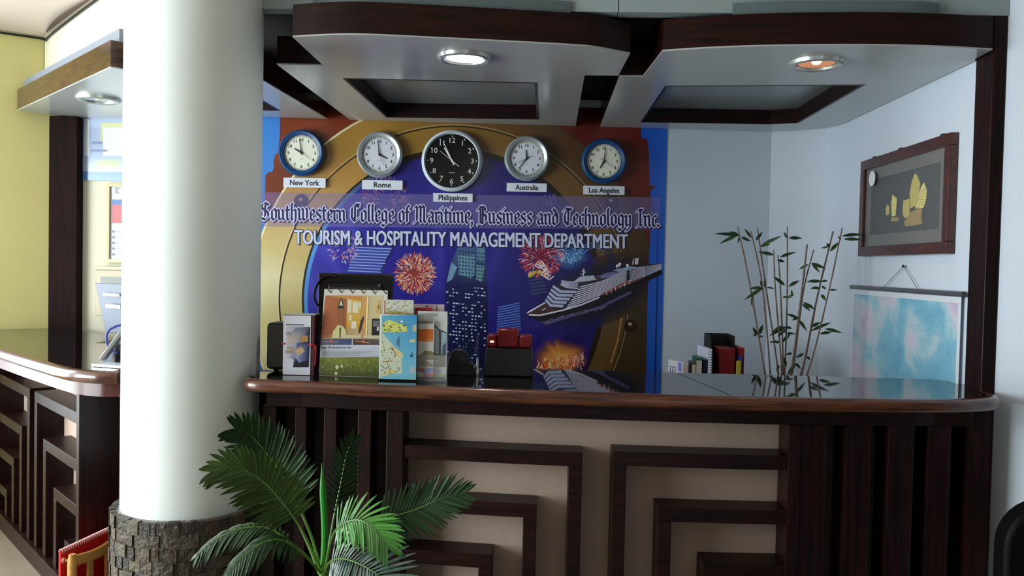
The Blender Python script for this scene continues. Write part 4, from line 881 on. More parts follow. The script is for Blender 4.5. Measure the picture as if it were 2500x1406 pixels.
# spiral desk calendar
yq = 2.73; x0, x1 = PY(779, 915, yq).x, PY(937, 915, yq).x; z1 = PY(862, 708, yq).z; lean = .035
t = thing('desk_calendar', 'tall spiral desk calendar with a photo page and green field print', 'calendar', ((x0 + x1) / 2, yq + .02, CT))
yb = lambda z: yq + lean * (z - CT) / (z1 - CT)
m = M(); m.hexa([(x0, yb(CT), CT), (x1, yb(CT), CT), (x1, yb(CT) + .003, CT), (x0, yb(CT) + .003, CT), (x0 + .004, yb(z1), z1), (x1 + .002, yb(z1), z1), (x1 + .002, yb(z1) + .003, z1), (x0 + .004, yb(z1) + .003, z1)]); m.build('page', mat('calendar_page', (216, 216, 210), .5), t, smooth=0)
m = M(); m.hexa([(x0, yb(CT) + .11, CT), (x1, yb(CT) + .11, CT), (x1, yb(CT) + .113, CT), (x0, yb(CT) + .113, CT), (x0 + .004, yb(z1) + .005, z1 - .004), (x1, yb(z1) + .005, z1 - .004), (x1, yb(z1) + .008, z1 - .004), (x0 + .004, yb(z1) + .008, z1 - .004)]); m.build('rear_stand', mat('grey_board', (120, 118, 112), .7), t, smooth=0)
m = M()
for k in range(6):
    xx = x0 + .018 + (x1 - x0 - .03) * k / 5; ring_ = [(xx + .009 - .018 * j / 8 * .8, yb(z1) - .001 - .007 * math.sin(math.pi * j / 8), z1 - .012 + .014 * (j / 8) + .004 * math.sin(math.pi * j / 8)) for j in range(9)]
    m = M(); m.tube(ring_, .0017, 6); m.lathe([(.0042, 0), (.0, .0)], ring_[0], 10, 'y'); m.build('binding_ring', mat('dark_wire', (40, 40, 42), .3, metal=.8), t)
def cal2(px, py):
    p = PY(px, py, yq + .015); return (p.x, p.z)
A = Art(cal2, lambda a, b, h: V((a, yb(b) - .0004 - h, b)), (x0, CT + .001, x1 + .002, z1 - .001))
A.poly([z9(732, 325), z9(1375, 325), z9(1345, 800), z9(695, 800)], [(176, 106, 66), (214, 206, 158), (206, 196, 146), (150, 84, 52)], 1)
A.poly([z9(732, 328), z9(975, 360), z9(975, 745), z9(705, 760)], [(186, 112, 70), (170, 104, 62), (150, 84, 50), (150, 80, 52)], 2)
A.poly([z9(740, 325), z9(1140, 330), z9(1135, 392), z9(970, 362)], (206, 144, 70), 3); A.poly([z9(975, 362), z9(1135, 392), z9(1128, 690), z9(975, 685)], [(226, 196, 110), (220, 190, 100), (196, 150, 40), (206, 160, 50)], 3)
for q in ((985, 372, 1025, 515), (1040, 400, 1100, 515), (1110, 395, 1132, 465), (1005, 540, 1030, 602), (1030, 610, 1085, 690)): A.poly([z9(q[0], q[1]), z9(q[2], q[1]), z9(q[2], q[3]), z9(q[0], q[3])], (224, 220, 196), 4)
A.poly([z9(1140, 335), z9(1195, 335), z9(1195, 770), z9(1150, 770)], (206, 158, 84), 4); A.poly([z9(1195, 335), z9(1215, 335), z9(1205, 770), z9(1190, 770)], (240, 226, 170), 5)
A.poly([z9(1305, 378), z9(1350, 378), z9(1345, 528), z9(1300, 528)], (206, 178, 110), 4); A.line([z9(1328, 430), z9(1328, 475)], 2, (60, 50, 40), 5)
A.poly([z9(1258, 580), z9(1345, 580), z9(1340, 765), z9(1255, 765)], (26, 26, 30), 4); A.poly([z9(1272, 605), z9(1335, 605), z9(1330, 670), z9(1270, 670)], (110, 112, 106), 5); A.poly([z9(1315, 672), z9(1335, 672), z9(1333, 715), z9(1313, 715)], (214, 210, 190), 5)
A.poly([z9(875, 470), z9(888, 390), z9(908, 352), z9(930, 390), z9(942, 470)], (34, 50, 40), 4); A.poly([z9(890, 435), z9(908, 370), z9(930, 435)], (220, 216, 196), 5); A.poly([z9(878, 480), z9(942, 480), z9(946, 600), z9(930, 680), z9(895, 680), z9(880, 600)], (150, 96, 62), 4)
A.poly([z9(815, 795), z9(830, 720), z9(880, 650), z9(940, 665), z9(975, 720), z9(978, 795)], (206, 206, 146), 5); A.poly([z9(900, 680), z9(915, 680), z9(912, 795), z9(902, 795)], (70, 40, 36), 6)
A.poly([z9(1108, 745), z9(1130, 610), z9(1160, 545), z9(1168, 590), z9(1135, 720)], (64, 36, 34), 6); A.poly([z9(1135, 720), z9(1160, 680), z9(1180, 740), z9(1165, 800), z9(1140, 800)], (190, 150, 110), 6); A.poly([z9(920, 760), z9(1345, 766), z9(1345, 795), z9(915, 795)], (206, 196, 160), 5)
A.poly([z9(695, 803), z9(1036, 803), z9(1036, 868), z9(690, 868)], [(90, 92, 110), (50, 62, 110), (60, 74, 130), (96, 96, 116)], 2); A.poly([z9(1050, 803), z9(1345, 803), z9(1345, 868), z9(1050, 868)], [(80, 64, 56), (110, 100, 96), (70, 60, 56), (60, 52, 50)], 2)
for (a, b) in (((735, 830), (890, 840)), ((1080, 825), (1250, 850))): A.line([z9(*a), z9(*b)], 1.6, (206, 150, 120), 3); A.disc(*z9((a[0] + b[0]) / 2, (a[1] + b[1]) / 2 - 6), 3, 4, (220, 110, 70), None, 4, 10)
A.poly([z9(690, 870), z9(1345, 870), z9(1345, 1000), z9(680, 1030)], [(196, 202, 216), (200, 206, 222), (176, 184, 196), (150, 160, 160)], 2)
A.text('ies Adventures', z9(705, 0)[0], z9(1035, 0)[0], z9(0, 907)[1], 5.6, (40, 44, 80), 3, .02)
for k in range(4): A.line([z9(712, 935 + k * 15), z9(1280 - k * 50, 938 + k * 15)], 1.1, (130, 132, 150), 3)
A.poly([z9(650, 1010), z9(1350, 1000), z9(1350, 1290), z9(650, 1290)], [(120, 128, 50), (110, 124, 44), (40, 50, 26), (40, 48, 24)], 2.5)
for k in range(520):
    x, y = rnd.uniform(660, 1345), rnd.uniform(1010, 1240); t_ = (y - 1010) / 230; A.line([z9(x, y), z9(x + rnd.uniform(-14, 14), y + rnd.uniform(6, 26))], rnd.uniform(1, 2.6), mix(rnd.choice([(120, 140, 30), (150, 160, 50), (80, 100, 22), (60, 80, 24), (176, 176, 90)]), (36, 46, 22), t_ ** 2), 2.8)
for x, y, r in ((885, 1112, 4.2), (936, 1100, 2.8), (876, 1180, 3.4)): A.disc(*z9(x, y), r, r * 1.2, (226, 222, 200), (200, 196, 150), 4, 10)
A.build('page_print', ART, t)
# stack of map leaflets
yq = 2.655; t, x0, x1, z1 = block('leaflet_stack', 'stack of blue town map leaflets at the counter front', 'leaflets', 925, 1015, 768, 926, yq, .03, None, 'leaflets on the counter')
M().box(x0, x1, yq, yq + .028, CT, z1).build('stack', mat('blue_leaflet_edge', (60, 86, 110), .5), t, smooth=0)
zA = lambda x, y: (900 + x / 5.859, 710 + y / 5.859); A = art_y(yq - .0004, (x0, CT + .006, x1, z1))
A.rect_(900, 760, 1030, 940, (214, 226, 222), .5)
A.poly([zA(190, 350), zA(690, 345), zA(665, 1260), zA(160, 1265)], [(92, 166, 196), (50, 136, 190), (110, 184, 208), (126, 190, 206)], 1)
A.poly([zA(180, 600), zA(215, 620), zA(380, 810), zA(500, 900), zA(470, 1000), zA(480, 1180), zA(300, 1190), (zA(160, 1240))], [(190, 200, 176)] * 8, 2)
A.poly([zA(380, 810), zA(500, 905), zA(400, 960)], (206, 196, 140), 3); A.poly([zA(580, 700), zA(665, 690), zA(660, 740), zA(600, 735)], (196, 196, 150), 2); A.poly([zA(590, 1080), zA(660, 1080), zA(655, 1190), zA(580, 1160)], (160, 176, 186), 2); A.poly([zA(180, 1200), zA(300, 1130), zA(420, 1140), zA(300, 1200)], (206, 190, 110), 3)
for k in range(90):
    x, y = rnd.uniform(175, 460), rnd.uniform(660, 1190)
    if x < 190 + (y - 620) * .95: A.line([zA(x, y), zA(x + rnd.uniform(-20, 24), y + rnd.uniform(-24, 24))], rnd.uniform(1, 3), rnd.choice([(120, 150, 120), (236, 236, 220), (150, 120, 110), (90, 110, 90), (214, 206, 130), (60, 60, 70)]), 3.5)
A.line([zA(330, 800), zA(395, 930)], 1.6, (176, 80, 60), 4); A.line([zA(200, 1015), zA(340, 1000)], 2, (190, 90, 60), 4)
A.poly([zA(185, 590), zA(200, 470), zA(290, 410), zA(370, 440), zA(540, 500), zA(560, 585), zA(400, 590)], (196, 206, 110), 3)
for k in range(40): x, y = rnd.uniform(195, 550), rnd.uniform(430, 585); A.line([zA(x, y), zA(x + rnd.uniform(-40, 40), y + rnd.uniform(-16, 16))], rnd.uniform(1.5, 4), rnd.choice([(150, 170, 50), (220, 226, 200), (90, 100, 60), (200, 206, 90), (140, 90, 80)]), 4)
A.line([zA(430, 650), zA(430, 800)], 1.6, (30, 70, 120), 4); A.line([zA(405, 690), zA(405, 770)], 1, (30, 70, 120), 4); A.line([zA(620, 880), zA(620, 950)], 1.6, (40, 60, 100), 4); A.disc(*zA(605, 930), 2, 3, (20, 40, 80), None, 4, 8)
A.poly([zA(630, 490), zA(690, 480), zA(685, 580), zA(630, 585)], (170, 176, 160), 3)
A.build('map_print', ART, t); M().box(x0 - .002, x1 + .002, yq - .003, yq + .03, CT + .0001, CT + .005).build('holder_base', mat('black_acrylic', (12, 12, 14), .1), t, smooth=0)
# green map leaflet standing behind the blue ones
yq = 2.70; t, x0, x1, z1 = block('leaflet', 'pale green and pink map leaflet standing behind the blue stack', 'leaflet', 938, 1006, 732, 926, yq, .01, None, 'leaflets on the counter')
M().box(x0, x1, yq, yq + .012, CT, z1).build('sheet', mat('leaflet_paper', (200, 206, 186), .5), t, smooth=0)
M().box(x0 - .004, x0 - .0002, yq + .001, yq + .012, CT, z1 - .003).build('red_spine', mat('red_card', (170, 30, 50), .5), t, smooth=0)
A = art_y(yq - .0004, (x0, CT + .01, x1, z1 - .001)); A.poly([zA(225, 300), zA(330, 280), zA(620, 320), zA(620, 420), zA(220, 420)], (176, 146, 70), 1)
for k in range(46): x, y = rnd.uniform(230, 610), rnd.uniform(135, 320); A.line([zA(x, y), zA(x + rnd.uniform(-60, 60), y + rnd.uniform(-20, 30))], rnd.uniform(1, 4), rnd.choice([(206, 206, 196), (160, 176, 130), (180, 150, 186), (120, 140, 70), (226, 220, 216)]), 2)
A.build('map_print', ART, t)
# pale and red leaflets at the back
yq = 2.745; t, x0, x1, z1 = block('leaflet', 'pale pink leaflet showing its top edge behind the sightseeing leaflets', 'leaflet', 1006, 1081, 743, 926, yq, .01, None, 'leaflets on the counter')
M().box(x0, x1, yq, yq + .01, CT, z1).build('sheet', mat('pink_paper', (206, 186, 196), .5), t, smooth=0); A = art_y(yq - .0004); A.line([zA(970, 200), zA(970, 290)], 1.4, (110, 90, 100), 1); A.disc(*zA(830, 222), 3, 2, (90, 80, 90), None, 1, 10); A.build('fold_print', ART, t)
yq = 2.728; t, x0, x1, z1 = block('leaflet', 'red leaflet showing a red strip above the sightseeing leaflet', 'leaflet', 1009, 1052, 752, 926, yq, .01, None, 'leaflets on the counter')
M().box(x0, x1, yq, yq + .008, CT, z1).build('sheet', mat('red_paper', (170, 28, 40), .5), t, smooth=0)
# sightseeing leaflet in a clear holder with a small orange leaflet before it
yq = 2.69; t, x0, x1, z1 = block('leaflet', 'tall sightseeing leaflet with a bridge photo in a clear holder', 'leaflet', 1017, 1089, 760, 928, yq, .01, None, 'leaflets on the counter')
M().box(x0, x1, yq, yq + .012, CT + .004, z1).build('sheet', mat('sightseeing_paper', (200, 204, 204), .4), t, smooth=0)
m = M(); m.box(x0 - .003, x1 + .003, yq - .014, yq - .0125, CT, CT + .085); m.box(x1 + .0015, x1 + .003, yq - .0124, yq + .014, CT, z1 - .02); m.box(x0 - .003, x1 + .0014, yq - .0124, yq + .014, CT, CT + .002); m.build('holder', mat('clear_acrylic', (225, 232, 230), .05, alpha=.14, spec=.6), t, smooth=0)
A = art_y(yq - .0004, (x0, CT + .005, x1, z1 - .001))
A.poly([zA(690, 480), zA(930, 480), zA(1110, 600), zA(1100, 940), zA(690, 940)], [(200, 200, 200), (190, 206, 216), (150, 176, 190), (130, 160, 180), (214, 210, 204)], 1)
A.line([zA(930, 480), zA(1010, 560), zA(1110, 600)], 2.4, (50, 50, 54), 3); A.poly([zA(1005, 560), zA(1040, 575), zA(1030, 940), zA(1005, 940)], (70, 70, 72), 3); A.poly([zA(885, 740), zA(905, 740), zA(905, 860), zA(890, 860)], (60, 60, 64), 3); A.poly([zA(1060, 780), zA(1105, 740), zA(1100, 920), zA(1050, 900)], (70, 90, 110), 3)
def low_art(A):
    A.poly([zA(690, 920), zA(1100, 905), zA(1095, 1090), zA(690, 1080)], [(110, 110, 76), (76, 96, 40), (96, 84, 44), (120, 110, 70)], 2); A.poly([zA(735, 1000), zA(745, 910), zA(800, 855), zA(900, 862), zA(985, 910), zA(1015, 985), zA(880, 1010)], [(130, 124, 96)] * 7, 4); A.poly([zA(800, 990), zA(1015, 985), zA(1000, 1010), zA(860, 1015)], (206, 200, 180), 4.5)
    A.line([zA(870, 1045), zA(900, 1020), zA(935, 1055), zA(965, 1020), zA(1000, 1050)], 1.6, (226, 220, 206), 5)
    for q, c in (((700, 1090, 800, 1160), (150, 50, 60)), ((745, 1100, 950, 1180), (130, 130, 190)), ((880, 1130, 1020, 1180), (176, 150, 160)), ((690, 1185, 760, 1225), (150, 170, 60)), ((780, 1180, 890, 1225), (170, 110, 120)), ((890, 1190, 960, 1225), (196, 90, 40)), ((960, 1190, 1090, 1225), (160, 186, 60)), ((690, 1225, 1090, 1270), (60, 50, 76))): A.poly([zA(q[0], q[1]), zA(q[2], q[1] + 8), zA(q[2], q[3]), zA(q[0], q[3])], c, 5)
low_art(A)
A.text('SIGHTSEEING', *[zA(x, 0)[0] for x in (705, 988)], zA(0, 360)[1], 7, (96, 130, 130), 5, .0)
A.build('front_print', ART, t)
yq = 2.6785; t, x0, x1, z1 = block('leaflet', 'small white leaflet with an orange square in front of the bridge photo', 'leaflet', 1019, 1058, 783, 900, yq, .004, None, 'leaflets on the counter')
M().box(x0, x1, yq, yq + .002, CT + .0025, z1).build('sheet', mat('white_leaflet', (206, 206, 200), .45), t, smooth=0)
A = art_y(yq - .0004, (x0, CT + .0025, x1, z1)); A.rect_(1010, 778, 1064, 935, (206, 206, 200), .3); A.poly([zA(706, 430), zA(925, 430), zA(925, 470), zA(706, 470)], (120, 120, 118), 1); A.poly([zA(706, 548), zA(925, 548), zA(918, 725), zA(706, 722)], (206, 108, 34), 1)
A.line([zA(822, 690), zA(900, 690)], .8, (236, 190, 140), 2); A.line([zA(822, 704), zA(900, 704)], .8, (236, 190, 140), 2); low_art(A); A.build('front_print', ART, t)
# black tape dispenser, pen, red and black machine
c = on(1122, 917); yq = c.y; x0, x1 = PY(1090, 910, yq).x, PY(1158, 910, yq).x; zt_ = PY(1120, 854, yq).z; hh = zt_ - CT; W_ = x1 - x0
t = thing('tape_dispenser', 'black rounded tape dispenser standing left of the pen', 'tape dispenser', ((x0 + x1) / 2, yq, CT))
pf = [(0, 0), (W_, 0), (W_, .3 * hh), (W_ * .93, .42 * hh), (W_ * .80, .5 * hh), (W_ * .74, .72 * hh), (W_ * .66, .92 * hh), (W_ * .5, hh), (W_ * .28, hh), (W_ * .12, .9 * hh), (W_ * .04, .62 * hh)]
m = M(); n = len(pf); m.add([(x0 + u, yq, CT + v) for u, v in pf] + [(x0 + u, yq + .06, CT + v) for u, v in pf], [tuple(range(n)), tuple(range(n, 2 * n))] + [(i, (i + 1) % n, (i + 1) % n + n, i + n) for i in range(n)]); m.build('body', BLACK, t, bevel=.003)
M().lathe([(.0, .001), (hh * .28, .001), (hh * .3, .004), (hh * .16, .006), (0, .006)], (x0 + W_ * .4, yq, CT + hh * .62), 24, 'y').build('roll_core', mat('dark_core', (24, 24, 26), .4), t)
M().box(x0 + W_ - .004, x0 + W_ + .002, yq + .012, yq + .048, CT + hh * .3, CT + hh * .36).build('cutter', CHROME, t, smooth=0)
c = on(1165, 917); t = thing('counter_pen', 'blue and silver pen standing upright in its base on the counter', 'pen', (c.x, c.y, CT))
zp = [PY(1165, y, c.y).z for y in (915, 905, 873, 815)]
M().lathe([(.0085, 0), (.0095, .003), (.0085, zp[1] - CT), (.0055, zp[1] - CT + .006), (.005, zp[2] - CT), (0, zp[2] - CT)], (c.x, c.y, CT), 20).build('silver_grip', CHROME, t)
M().lathe([(.0048, zp[2] - CT), (.0044, zp[3] - CT - .01), (.003, zp[3] - CT), (0, zp[3] - CT)], (c.x, c.y, CT), 16).build('barrel', mat('blue_plastic', (30, 30, 120), .25), t)
c = on(1242, 920); yq = c.y; X = lambda px: PY(px, 900, yq).x; zz = lambda py: PY(1240, py, yq).z
t = thing('stamping_machine', 'black desk machine with dark red caps and a small lit lamp', 'machine', (X(1242), yq, CT))
m = M(); m.hexa([(X(1180), yq, CT), (X(1302), yq, CT), (X(1302), yq + .1, CT), (X(1180), yq + .1, CT), (X(1185), yq + .01, zz(850)), (X(1298), yq + .01, zz(850)), (X(1298), yq + .1, zz(850)), (X(1185), yq + .1, zz(850))]); m.build('body', BLACK, t, bevel=.006)
REDP = mat('dark_red_plastic', (120, 10, 16), .2)
M().box(X(1187), X(1212) - .0008, yq + .012, yq + .1, zz(850) + .0005, zz(819)).build('left_cap', REDP, t, bevel=.006); M().box(X(1264) + .0008, X(1297), yq + .012, yq + .1, zz(850) + .0005, zz(820)).build('right_cap', REDP, t, bevel=.006)
M().box(X(1212), X(1264), yq + .006, yq + .1, zz(852) + .004, zz(804)).build('middle_cap', REDP, t, bevel=.007)
M().box(X(1194.5), X(1204), yq + .0085, yq + .0118, zz(837.5), zz(833.5)).build('lamp', mat('small_lit_lamp', (255, 226, 190), .4, emit=((255, 214, 170), 3)), t, bevel=.001)

# ------------------------------------------------------------------ palm in front of the counter
PYD = 2.18
def pp(px, py, dy=0): return PY(px, py, PYD + dy)
base = pp(790, 1400); palm = thing('palm_plant', 'green feathery palm in a dark pot in front of the counter', 'plant', (base.x, PYD, 0))
m = M(); m.lathe([(.0, 0), (.095, 0), (.105, .01), (.135, .26), (.145, .265), (.145, .29), (.125, .29), (.12, .25), (0, .25)], (base.x, PYD, 0), 40); m.build('pot', mat('dark_clay_pot', (38, 28, 24), .5), palm)
M().lathe([(.119, .251), (.05, .258), (0, .262)], (base.x, PYD, 0), 24).build('soil', mat('soil', (34, 24, 18), .95, bump=(60, 1)), palm)
STEM = mat('palm_stem', (78, 120, 40), .4, var=(14, .25, (1, 1, .3))); SPEAR = mat('palm_spear', (36, 130, 34), .35, var=(16, .2, (1, 1, .2)))
M().tube(catmull([(base.x, PYD, .25), (base.x, PYD, .40), base + V((0, 0, -.02)), pp(789, 1375)], 5), [.017] * 6 + [.015] * 5 + [.013, .012, .011, .010, .008], 12).build('trunk', STEM, palm)
M().tube(catmull([pp(789, 1395), pp(793, 1300), pp(789, 1210), pp(786, 1130)], 6), [.009] * 6 + [.0095] * 7 + [.009, .008, .006, .004, .002, .0006], 10).build('spear_leaf', SPEAR, palm)
PLM = mat('palm_leaf', (24, 56, 22), .38, var=(9, .3), spec=.35); PLY = mat('palm_leaf_yellowish', (52, 78, 20), .36, var=(9, .3), spec=.4); PLB = mat('palm_leaf_bright', (66, 132, 48), .35, var=(9, .2), spec=.6); PLG = mat('palm_leaf_blue_sheen', (58, 84, 72), .26, var=(9, .25), spec=.8)  # the bluish leaf has its glossy reflection put into the colour
def frond(rach, material, lmax, n, N, a0=72, a1=28, droop=.25, w_=.0075, start=.28, sides=(1, -1), prof=None, side_scale=(1, 1)):
    pts = catmull(rach, 8); k = len(pts); m = M(); cum = [0]
    for a, b in zip(pts, pts[1:]): cum.append(cum[-1] + (b - a).length)
    def at(t):
        s_ = t * cum[-1]
        for i in range(k - 1):
            if cum[i + 1] >= s_ or i == k - 2:
                f = (s_ - cum[i]) / max(1e-6, cum[i + 1] - cum[i]); return pts[i].lerp(pts[i + 1], f), (pts[i + 1] - pts[i]).normalized()
    m.tube(pts, [.0042 * (1 - .8 * i / k) for i in range(k)], 6)
    rl = m.build('rachis', STEM, None); m2 = M(); N = V(N)
    for i in range(n):
        t = start + (1 - start) * (i + .5) / n; u = (i + .5) / n
        for j, sd in enumerate(sides):
            p, T = at(min(1, t + .012 * j)); Nn = (N - T * N.dot(T)).normalized(); B = T.cross(Nn)
            an = math.radians(a0 + (a1 - a0) * u + rnd.uniform(-4, 4)); d = (B * sd * math.sin(an) + T * math.cos(an) + Nn * rnd.uniform(.02, .16)).normalized()
            L = lmax * side_scale[j] * (prof(u) if prof else (.42 + .58 * math.sin(math.pi * min(1, .16 + .84 * u)) ** .8)) * rnd.uniform(.93, 1.05); vs = []
            wv = d.cross(Nn).normalized()
            for q, ww in enumerate((.4, .9, 1, .98, .8, .16)):
                f = q / 5; c = p + d * L * f + V((0, 0, -1)) * droop * L * f * f
                vs += [c - wv * w_ * ww * .5 + Nn * w_ * .16, c, c + wv * w_ * ww * .5 + Nn * w_ * .16]
            m2.add(vs, [(q * 3 + r, q * 3 + r + 1, q * 3 + 4 + r, q * 3 + 3 + r) for q in range(5) for r in range(2)])
    fo = m2.build('frond', material, palm, fix=False, smooth=80)
    off = WL[palm.name]; rl.parent = fo; rl.location = (0, 0, 0)
    for v in rl.data.vertices: v.co = v.co - off
    rl.name = 'rachis'; return fo
NV = (0, -1, .25)
frond([pp(788, 1398), pp(752, 1290, .02), pp(700, 1180, .06), pp(655, 1112, .07), pp(612, 1062, .06), pp(578, 1048, .04)], PLM, .115, 26, NV, 80, 30, .08, .0125, .42)
frond([pp(788, 1400), pp(735, 1290, -.06), pp(672, 1205, -.10), pp(625, 1163, -.12), pp(575, 1140, -.13), pp(528, 1150, -.14)], PLY, .10, 26, (.1, -1, .3), 76, 22, .14, .0125, .42)
frond([pp(792, 1398), pp(850, 1315, .06), pp(930, 1272, .10), pp(1014, 1244, .12), pp(1080, 1216, .12), pp(1128, 1206, .12)], PLM, .105, 24, (-.1, -1, .3), 64, 24, .05, .0095, .44)
frond([pp(792, 1395), pp(812, 1310, -.05), pp(840, 1278, -.09), pp(878, 1270, -.12), pp(918, 1296, -.15), pp(944, 1334, -.17)], PLB, .095, 22, (0, -.75, .7), 68, 26, .16, .0095, .42)
frond([pp(790, 1402), pp(806, 1372, -.05), pp(838, 1364, -.10), pp(880, 1378, -.15), pp(922, 1404, -.19), pp(950, 1440, -.22)], PLG, .135, 24, (.1, -.85, .6), 82, 34, .06, .0095, .25)
frond([pp(788, 1402), pp(735, 1345, .02), pp(660, 1292, .03), pp(590, 1290, .02), pp(530, 1316, .0), pp(486, 1352, -.02)], PLM, .062, 22, (0, -.5, .9), 58, 28, .6, .009, .34)
frond([pp(788, 1404), pp(740, 1352, -.08), pp(690, 1320, -.13), pp(645, 1324, -.16), pp(598, 1356, -.19), pp(560, 1400, -.22)], PLM, .062, 20, (0, -.5, .9), 56, 28, .55, .009, .38)
frond([pp(792, 1398), pp(812, 1280, .10), pp(832, 1180, .15), pp(846, 1110, .18), pp(862, 1070, .19)], PLM, .075, 18, (.6, -.8, .1), 60, 26, .1, .009, .42)
for a, b in (((735, 1240), (783, 1395)), ((722, 1270), (780, 1400)), ((868, 1330), (798, 1396))):
    M().tube(catmull([pp(*b), pp((a[0] + b[0]) / 2 + 4, (a[1] + b[1]) / 2, .02), pp(*a, .04)], 5), [.0045] * 6 + [.0038, .003, .0024, .0018, .001], 6).build('petiole', STEM, palm)

# ------------------------------------------------------------------ chairs at the lower edges
LW = mat('light_wood', (196, 146, 78), .4, var=(6, .18, (1, 1, 8)), coat=.2)
q0, q1 = V((-1.605, 2.745, 0)), V((-1.575, 3.03, 0)); dr = (q1 - q0).normalized(); nr = V((-dr.y, dr.x, 0)); nr = nr if nr.x < 0 else -nr     # seat side, towards the left
ch = thing('child_chair', 'small pale wooden chair beside the column base', 'chair', ((q0.x + q1.x) / 2, 2.89, 0))
zr = PY(160, 1352, 2.745).z
for q in (q0, q1): M().tube([q + V((0, 0, .0)), q + V((0, 0, .12)), q + V((0, 0, zr - .03)), q + V((0, 0, zr))], [.012, .014, .0155, .011], 12).build('back_leg', LW, ch)
for q in (q0, q1): M().tube([q + nr * .17 + V((0, 0, 0)), q + nr * .17 + V((0, 0, .108))], [.011, .014], 12).build('front_leg', LW, ch)
def slab(m, a, b, z0, z1, t, arch=0, n=8):
    vs = []
    for i in range(n + 1):
        f = i / n; p = a.lerp(b, f); e = arch * math.sin(math.pi * f)
        for dz, dn in ((z0, -t), (z0, t), (z1, t), (z1, -t)): vs.append(p + nr * dn + V((0, 0, dz + e)))
    m.add(vs, [(i * 4 + j, i * 4 + (j + 1) % 4, i * 4 + 4 + (j + 1) % 4, i * 4 + 4 + j) for i in range(n) for j in range(4)] + [(3, 2, 1, 0), tuple(range(n * 4, n * 4 + 4))]); return m
g = dr * .014
slab(M(), q0 + g, q1 - g, zr - .045, zr - .008, .008, -.016).build('top_rail', LW, ch, bevel=.003)
mid = q0.lerp(q1, .33); slab(M(), mid - dr * .014, mid + dr * .014, .13, zr - .056, .005, 0, 1).build('splat', LW, ch, bevel=.002, smooth=0)
mid2 = q0.lerp(q1, .68); slab(M(), mid2 - dr * .014, mid2 + dr * .014, .13, zr - .056, .005, 0, 1).build('splat', LW, ch, bevel=.002, smooth=0)
slab(M(), q0 - g + nr * .09, q1 + g + nr * .09, .109, .125, .09, 0, 1).build('seat', LW, ch, bevel=.004, smooth=0)
M().lathe([(.0, -.02), (.009, -.02), (.009, -.012), (.005, -.012), (.005, .0)], q0 + V((-.013, -.002, zr - .022)), 12, 'x').build('bolt', mat('bolt_wood', (170, 110, 70), .4), ch)
ra, rb = q0 + nr * .035 + V((-.012, .0, 0)), q1 + nr * .035; rz = PY(135, 1345, ra.y).z
rp = thing('spiral_pad', 'red spiral bound pad standing upright on the small wooden chair', 'notepad', ((ra.x + rb.x) / 2, 2.89, .126))
slab(M(), ra, rb, .1265, rz, .004, 0, 1).build('cover', mat('red_cover', (196, 18, 26), .4), rp, smooth=0)
for k in range(26):
    p = ra.lerp(rb, (k + .5) / 26); cst = [p + nr * (.0075 * math.cos(a)) + V((0, 0, rz - .003 + .0075 * math.sin(a))) for a in [2 * math.pi * j / 8 for j in range(9)]]
    M().tube(cst, .0017, 5, caps=False).build('spiral_ring', mat('pale_wire', (214, 190, 186), .35), rp)
# black padded chair at the lower right corner
bc = thing('padded_chair', 'black padded chair with rounded back at the lower right corner', 'chair', (1.43, 2.20, 0))
LEA = mat('black_leather', (5, 5, 6), .6, spec=.15)
def rounded(w_, h_, r, n=8):
    o = []
    for cx_, cz_, a in ((w_ / 2 - r, h_ - r, 0), (-w_ / 2 + r, h_ - r, 90), (-w_ / 2 + r * .5, r * .5, 180), (w_ / 2 - r * .5, r * .5, 270)):
        rr = r if a < 180 else r * .5
        for k in range(n + 1): th = math.radians(a + 90 * k / n); o.append((cx_ + rr * math.cos(th), cz_ + rr * math.sin(th)))
    return o
def pad(o, y0, y1, cx_, z, m):
    n = len(o); m.add([(cx_ + u, y0, z + v) for u, v in o] + [(cx_ + u, y1, z + v) for u, v in o], [tuple(range(n)), tuple(range(n, 2 * n))] + [(i, (i + 1) % n, (i + 1) % n + n, i + n) for i in range(n)])
bz_ = PY(2448, 1216, 2.3).z
m = M(); pad(rounded(.40, bz_ - .46, .13), 2.26, 2.33, 1.475, .46, m); m.build('backrest', LEA, bc, bevel=.012)
m = M(); m.box(1.26, 1.70, 1.84, 2.25, .40, .47); m.build('seat', LEA, bc, bevel=.02)
for x, y in ((1.29, 1.87), (1.67, 1.87), (1.29, 2.22), (1.67, 2.22)): M().tube([(x, y, 0), (x, y, .40)], .014, 10).build('leg', BLACK, bc)
for x in (1.36, 1.60): M().tube([(x, 2.295, .435), (x, 2.295, .50)], .012, 8).build('back_support', BLACK, bc)
m = M()

# ------------------------------------------------------------------ left bay: things on the wall and on the corner counter
WY = 4.329
x0, x1 = PY(203, 360, WY).x, -1.80; zt_, zb = 2.115, PY(245, 441, WY).z
A = art_y(WY - .006, (x0, zb, x1, zt_ + .02)); ps = thing('glossy_poster', 'glossy blue and white poster high on the left bay wall', 'poster', ((x0 + x1) / 2, WY, zb))
M().box(x0, x1, WY - .005, WY - .001, zb, zt_).build('sheet', mat('poster_sheet', (176, 196, 226), .12), ps, smooth=0)
A.poly([(200, 285), (420, 285), (420, 420), (200, 420)], [(150, 168, 206), (170, 190, 220), (206, 220, 236), (180, 198, 226)], 1); A.poly([(200, 418), (420, 425), (420, 446), (200, 443)], (96, 144, 206), 1.5)
for q, c in (((246, 300, 300, 345), (200, 206, 150)), ((252, 312, 330, 380), (226, 236, 246)), ((206, 290, 218, 380), (226, 238, 250)), ((236, 390, 290, 408), (196, 206, 170)), ((225, 345, 250, 352), (130, 150, 190)), ((222, 365, 262, 370), (130, 150, 190))): A.rect_(*q, c, 2)
A.build('print', mat('glossy_print', rough=.12, attr=True), ps)
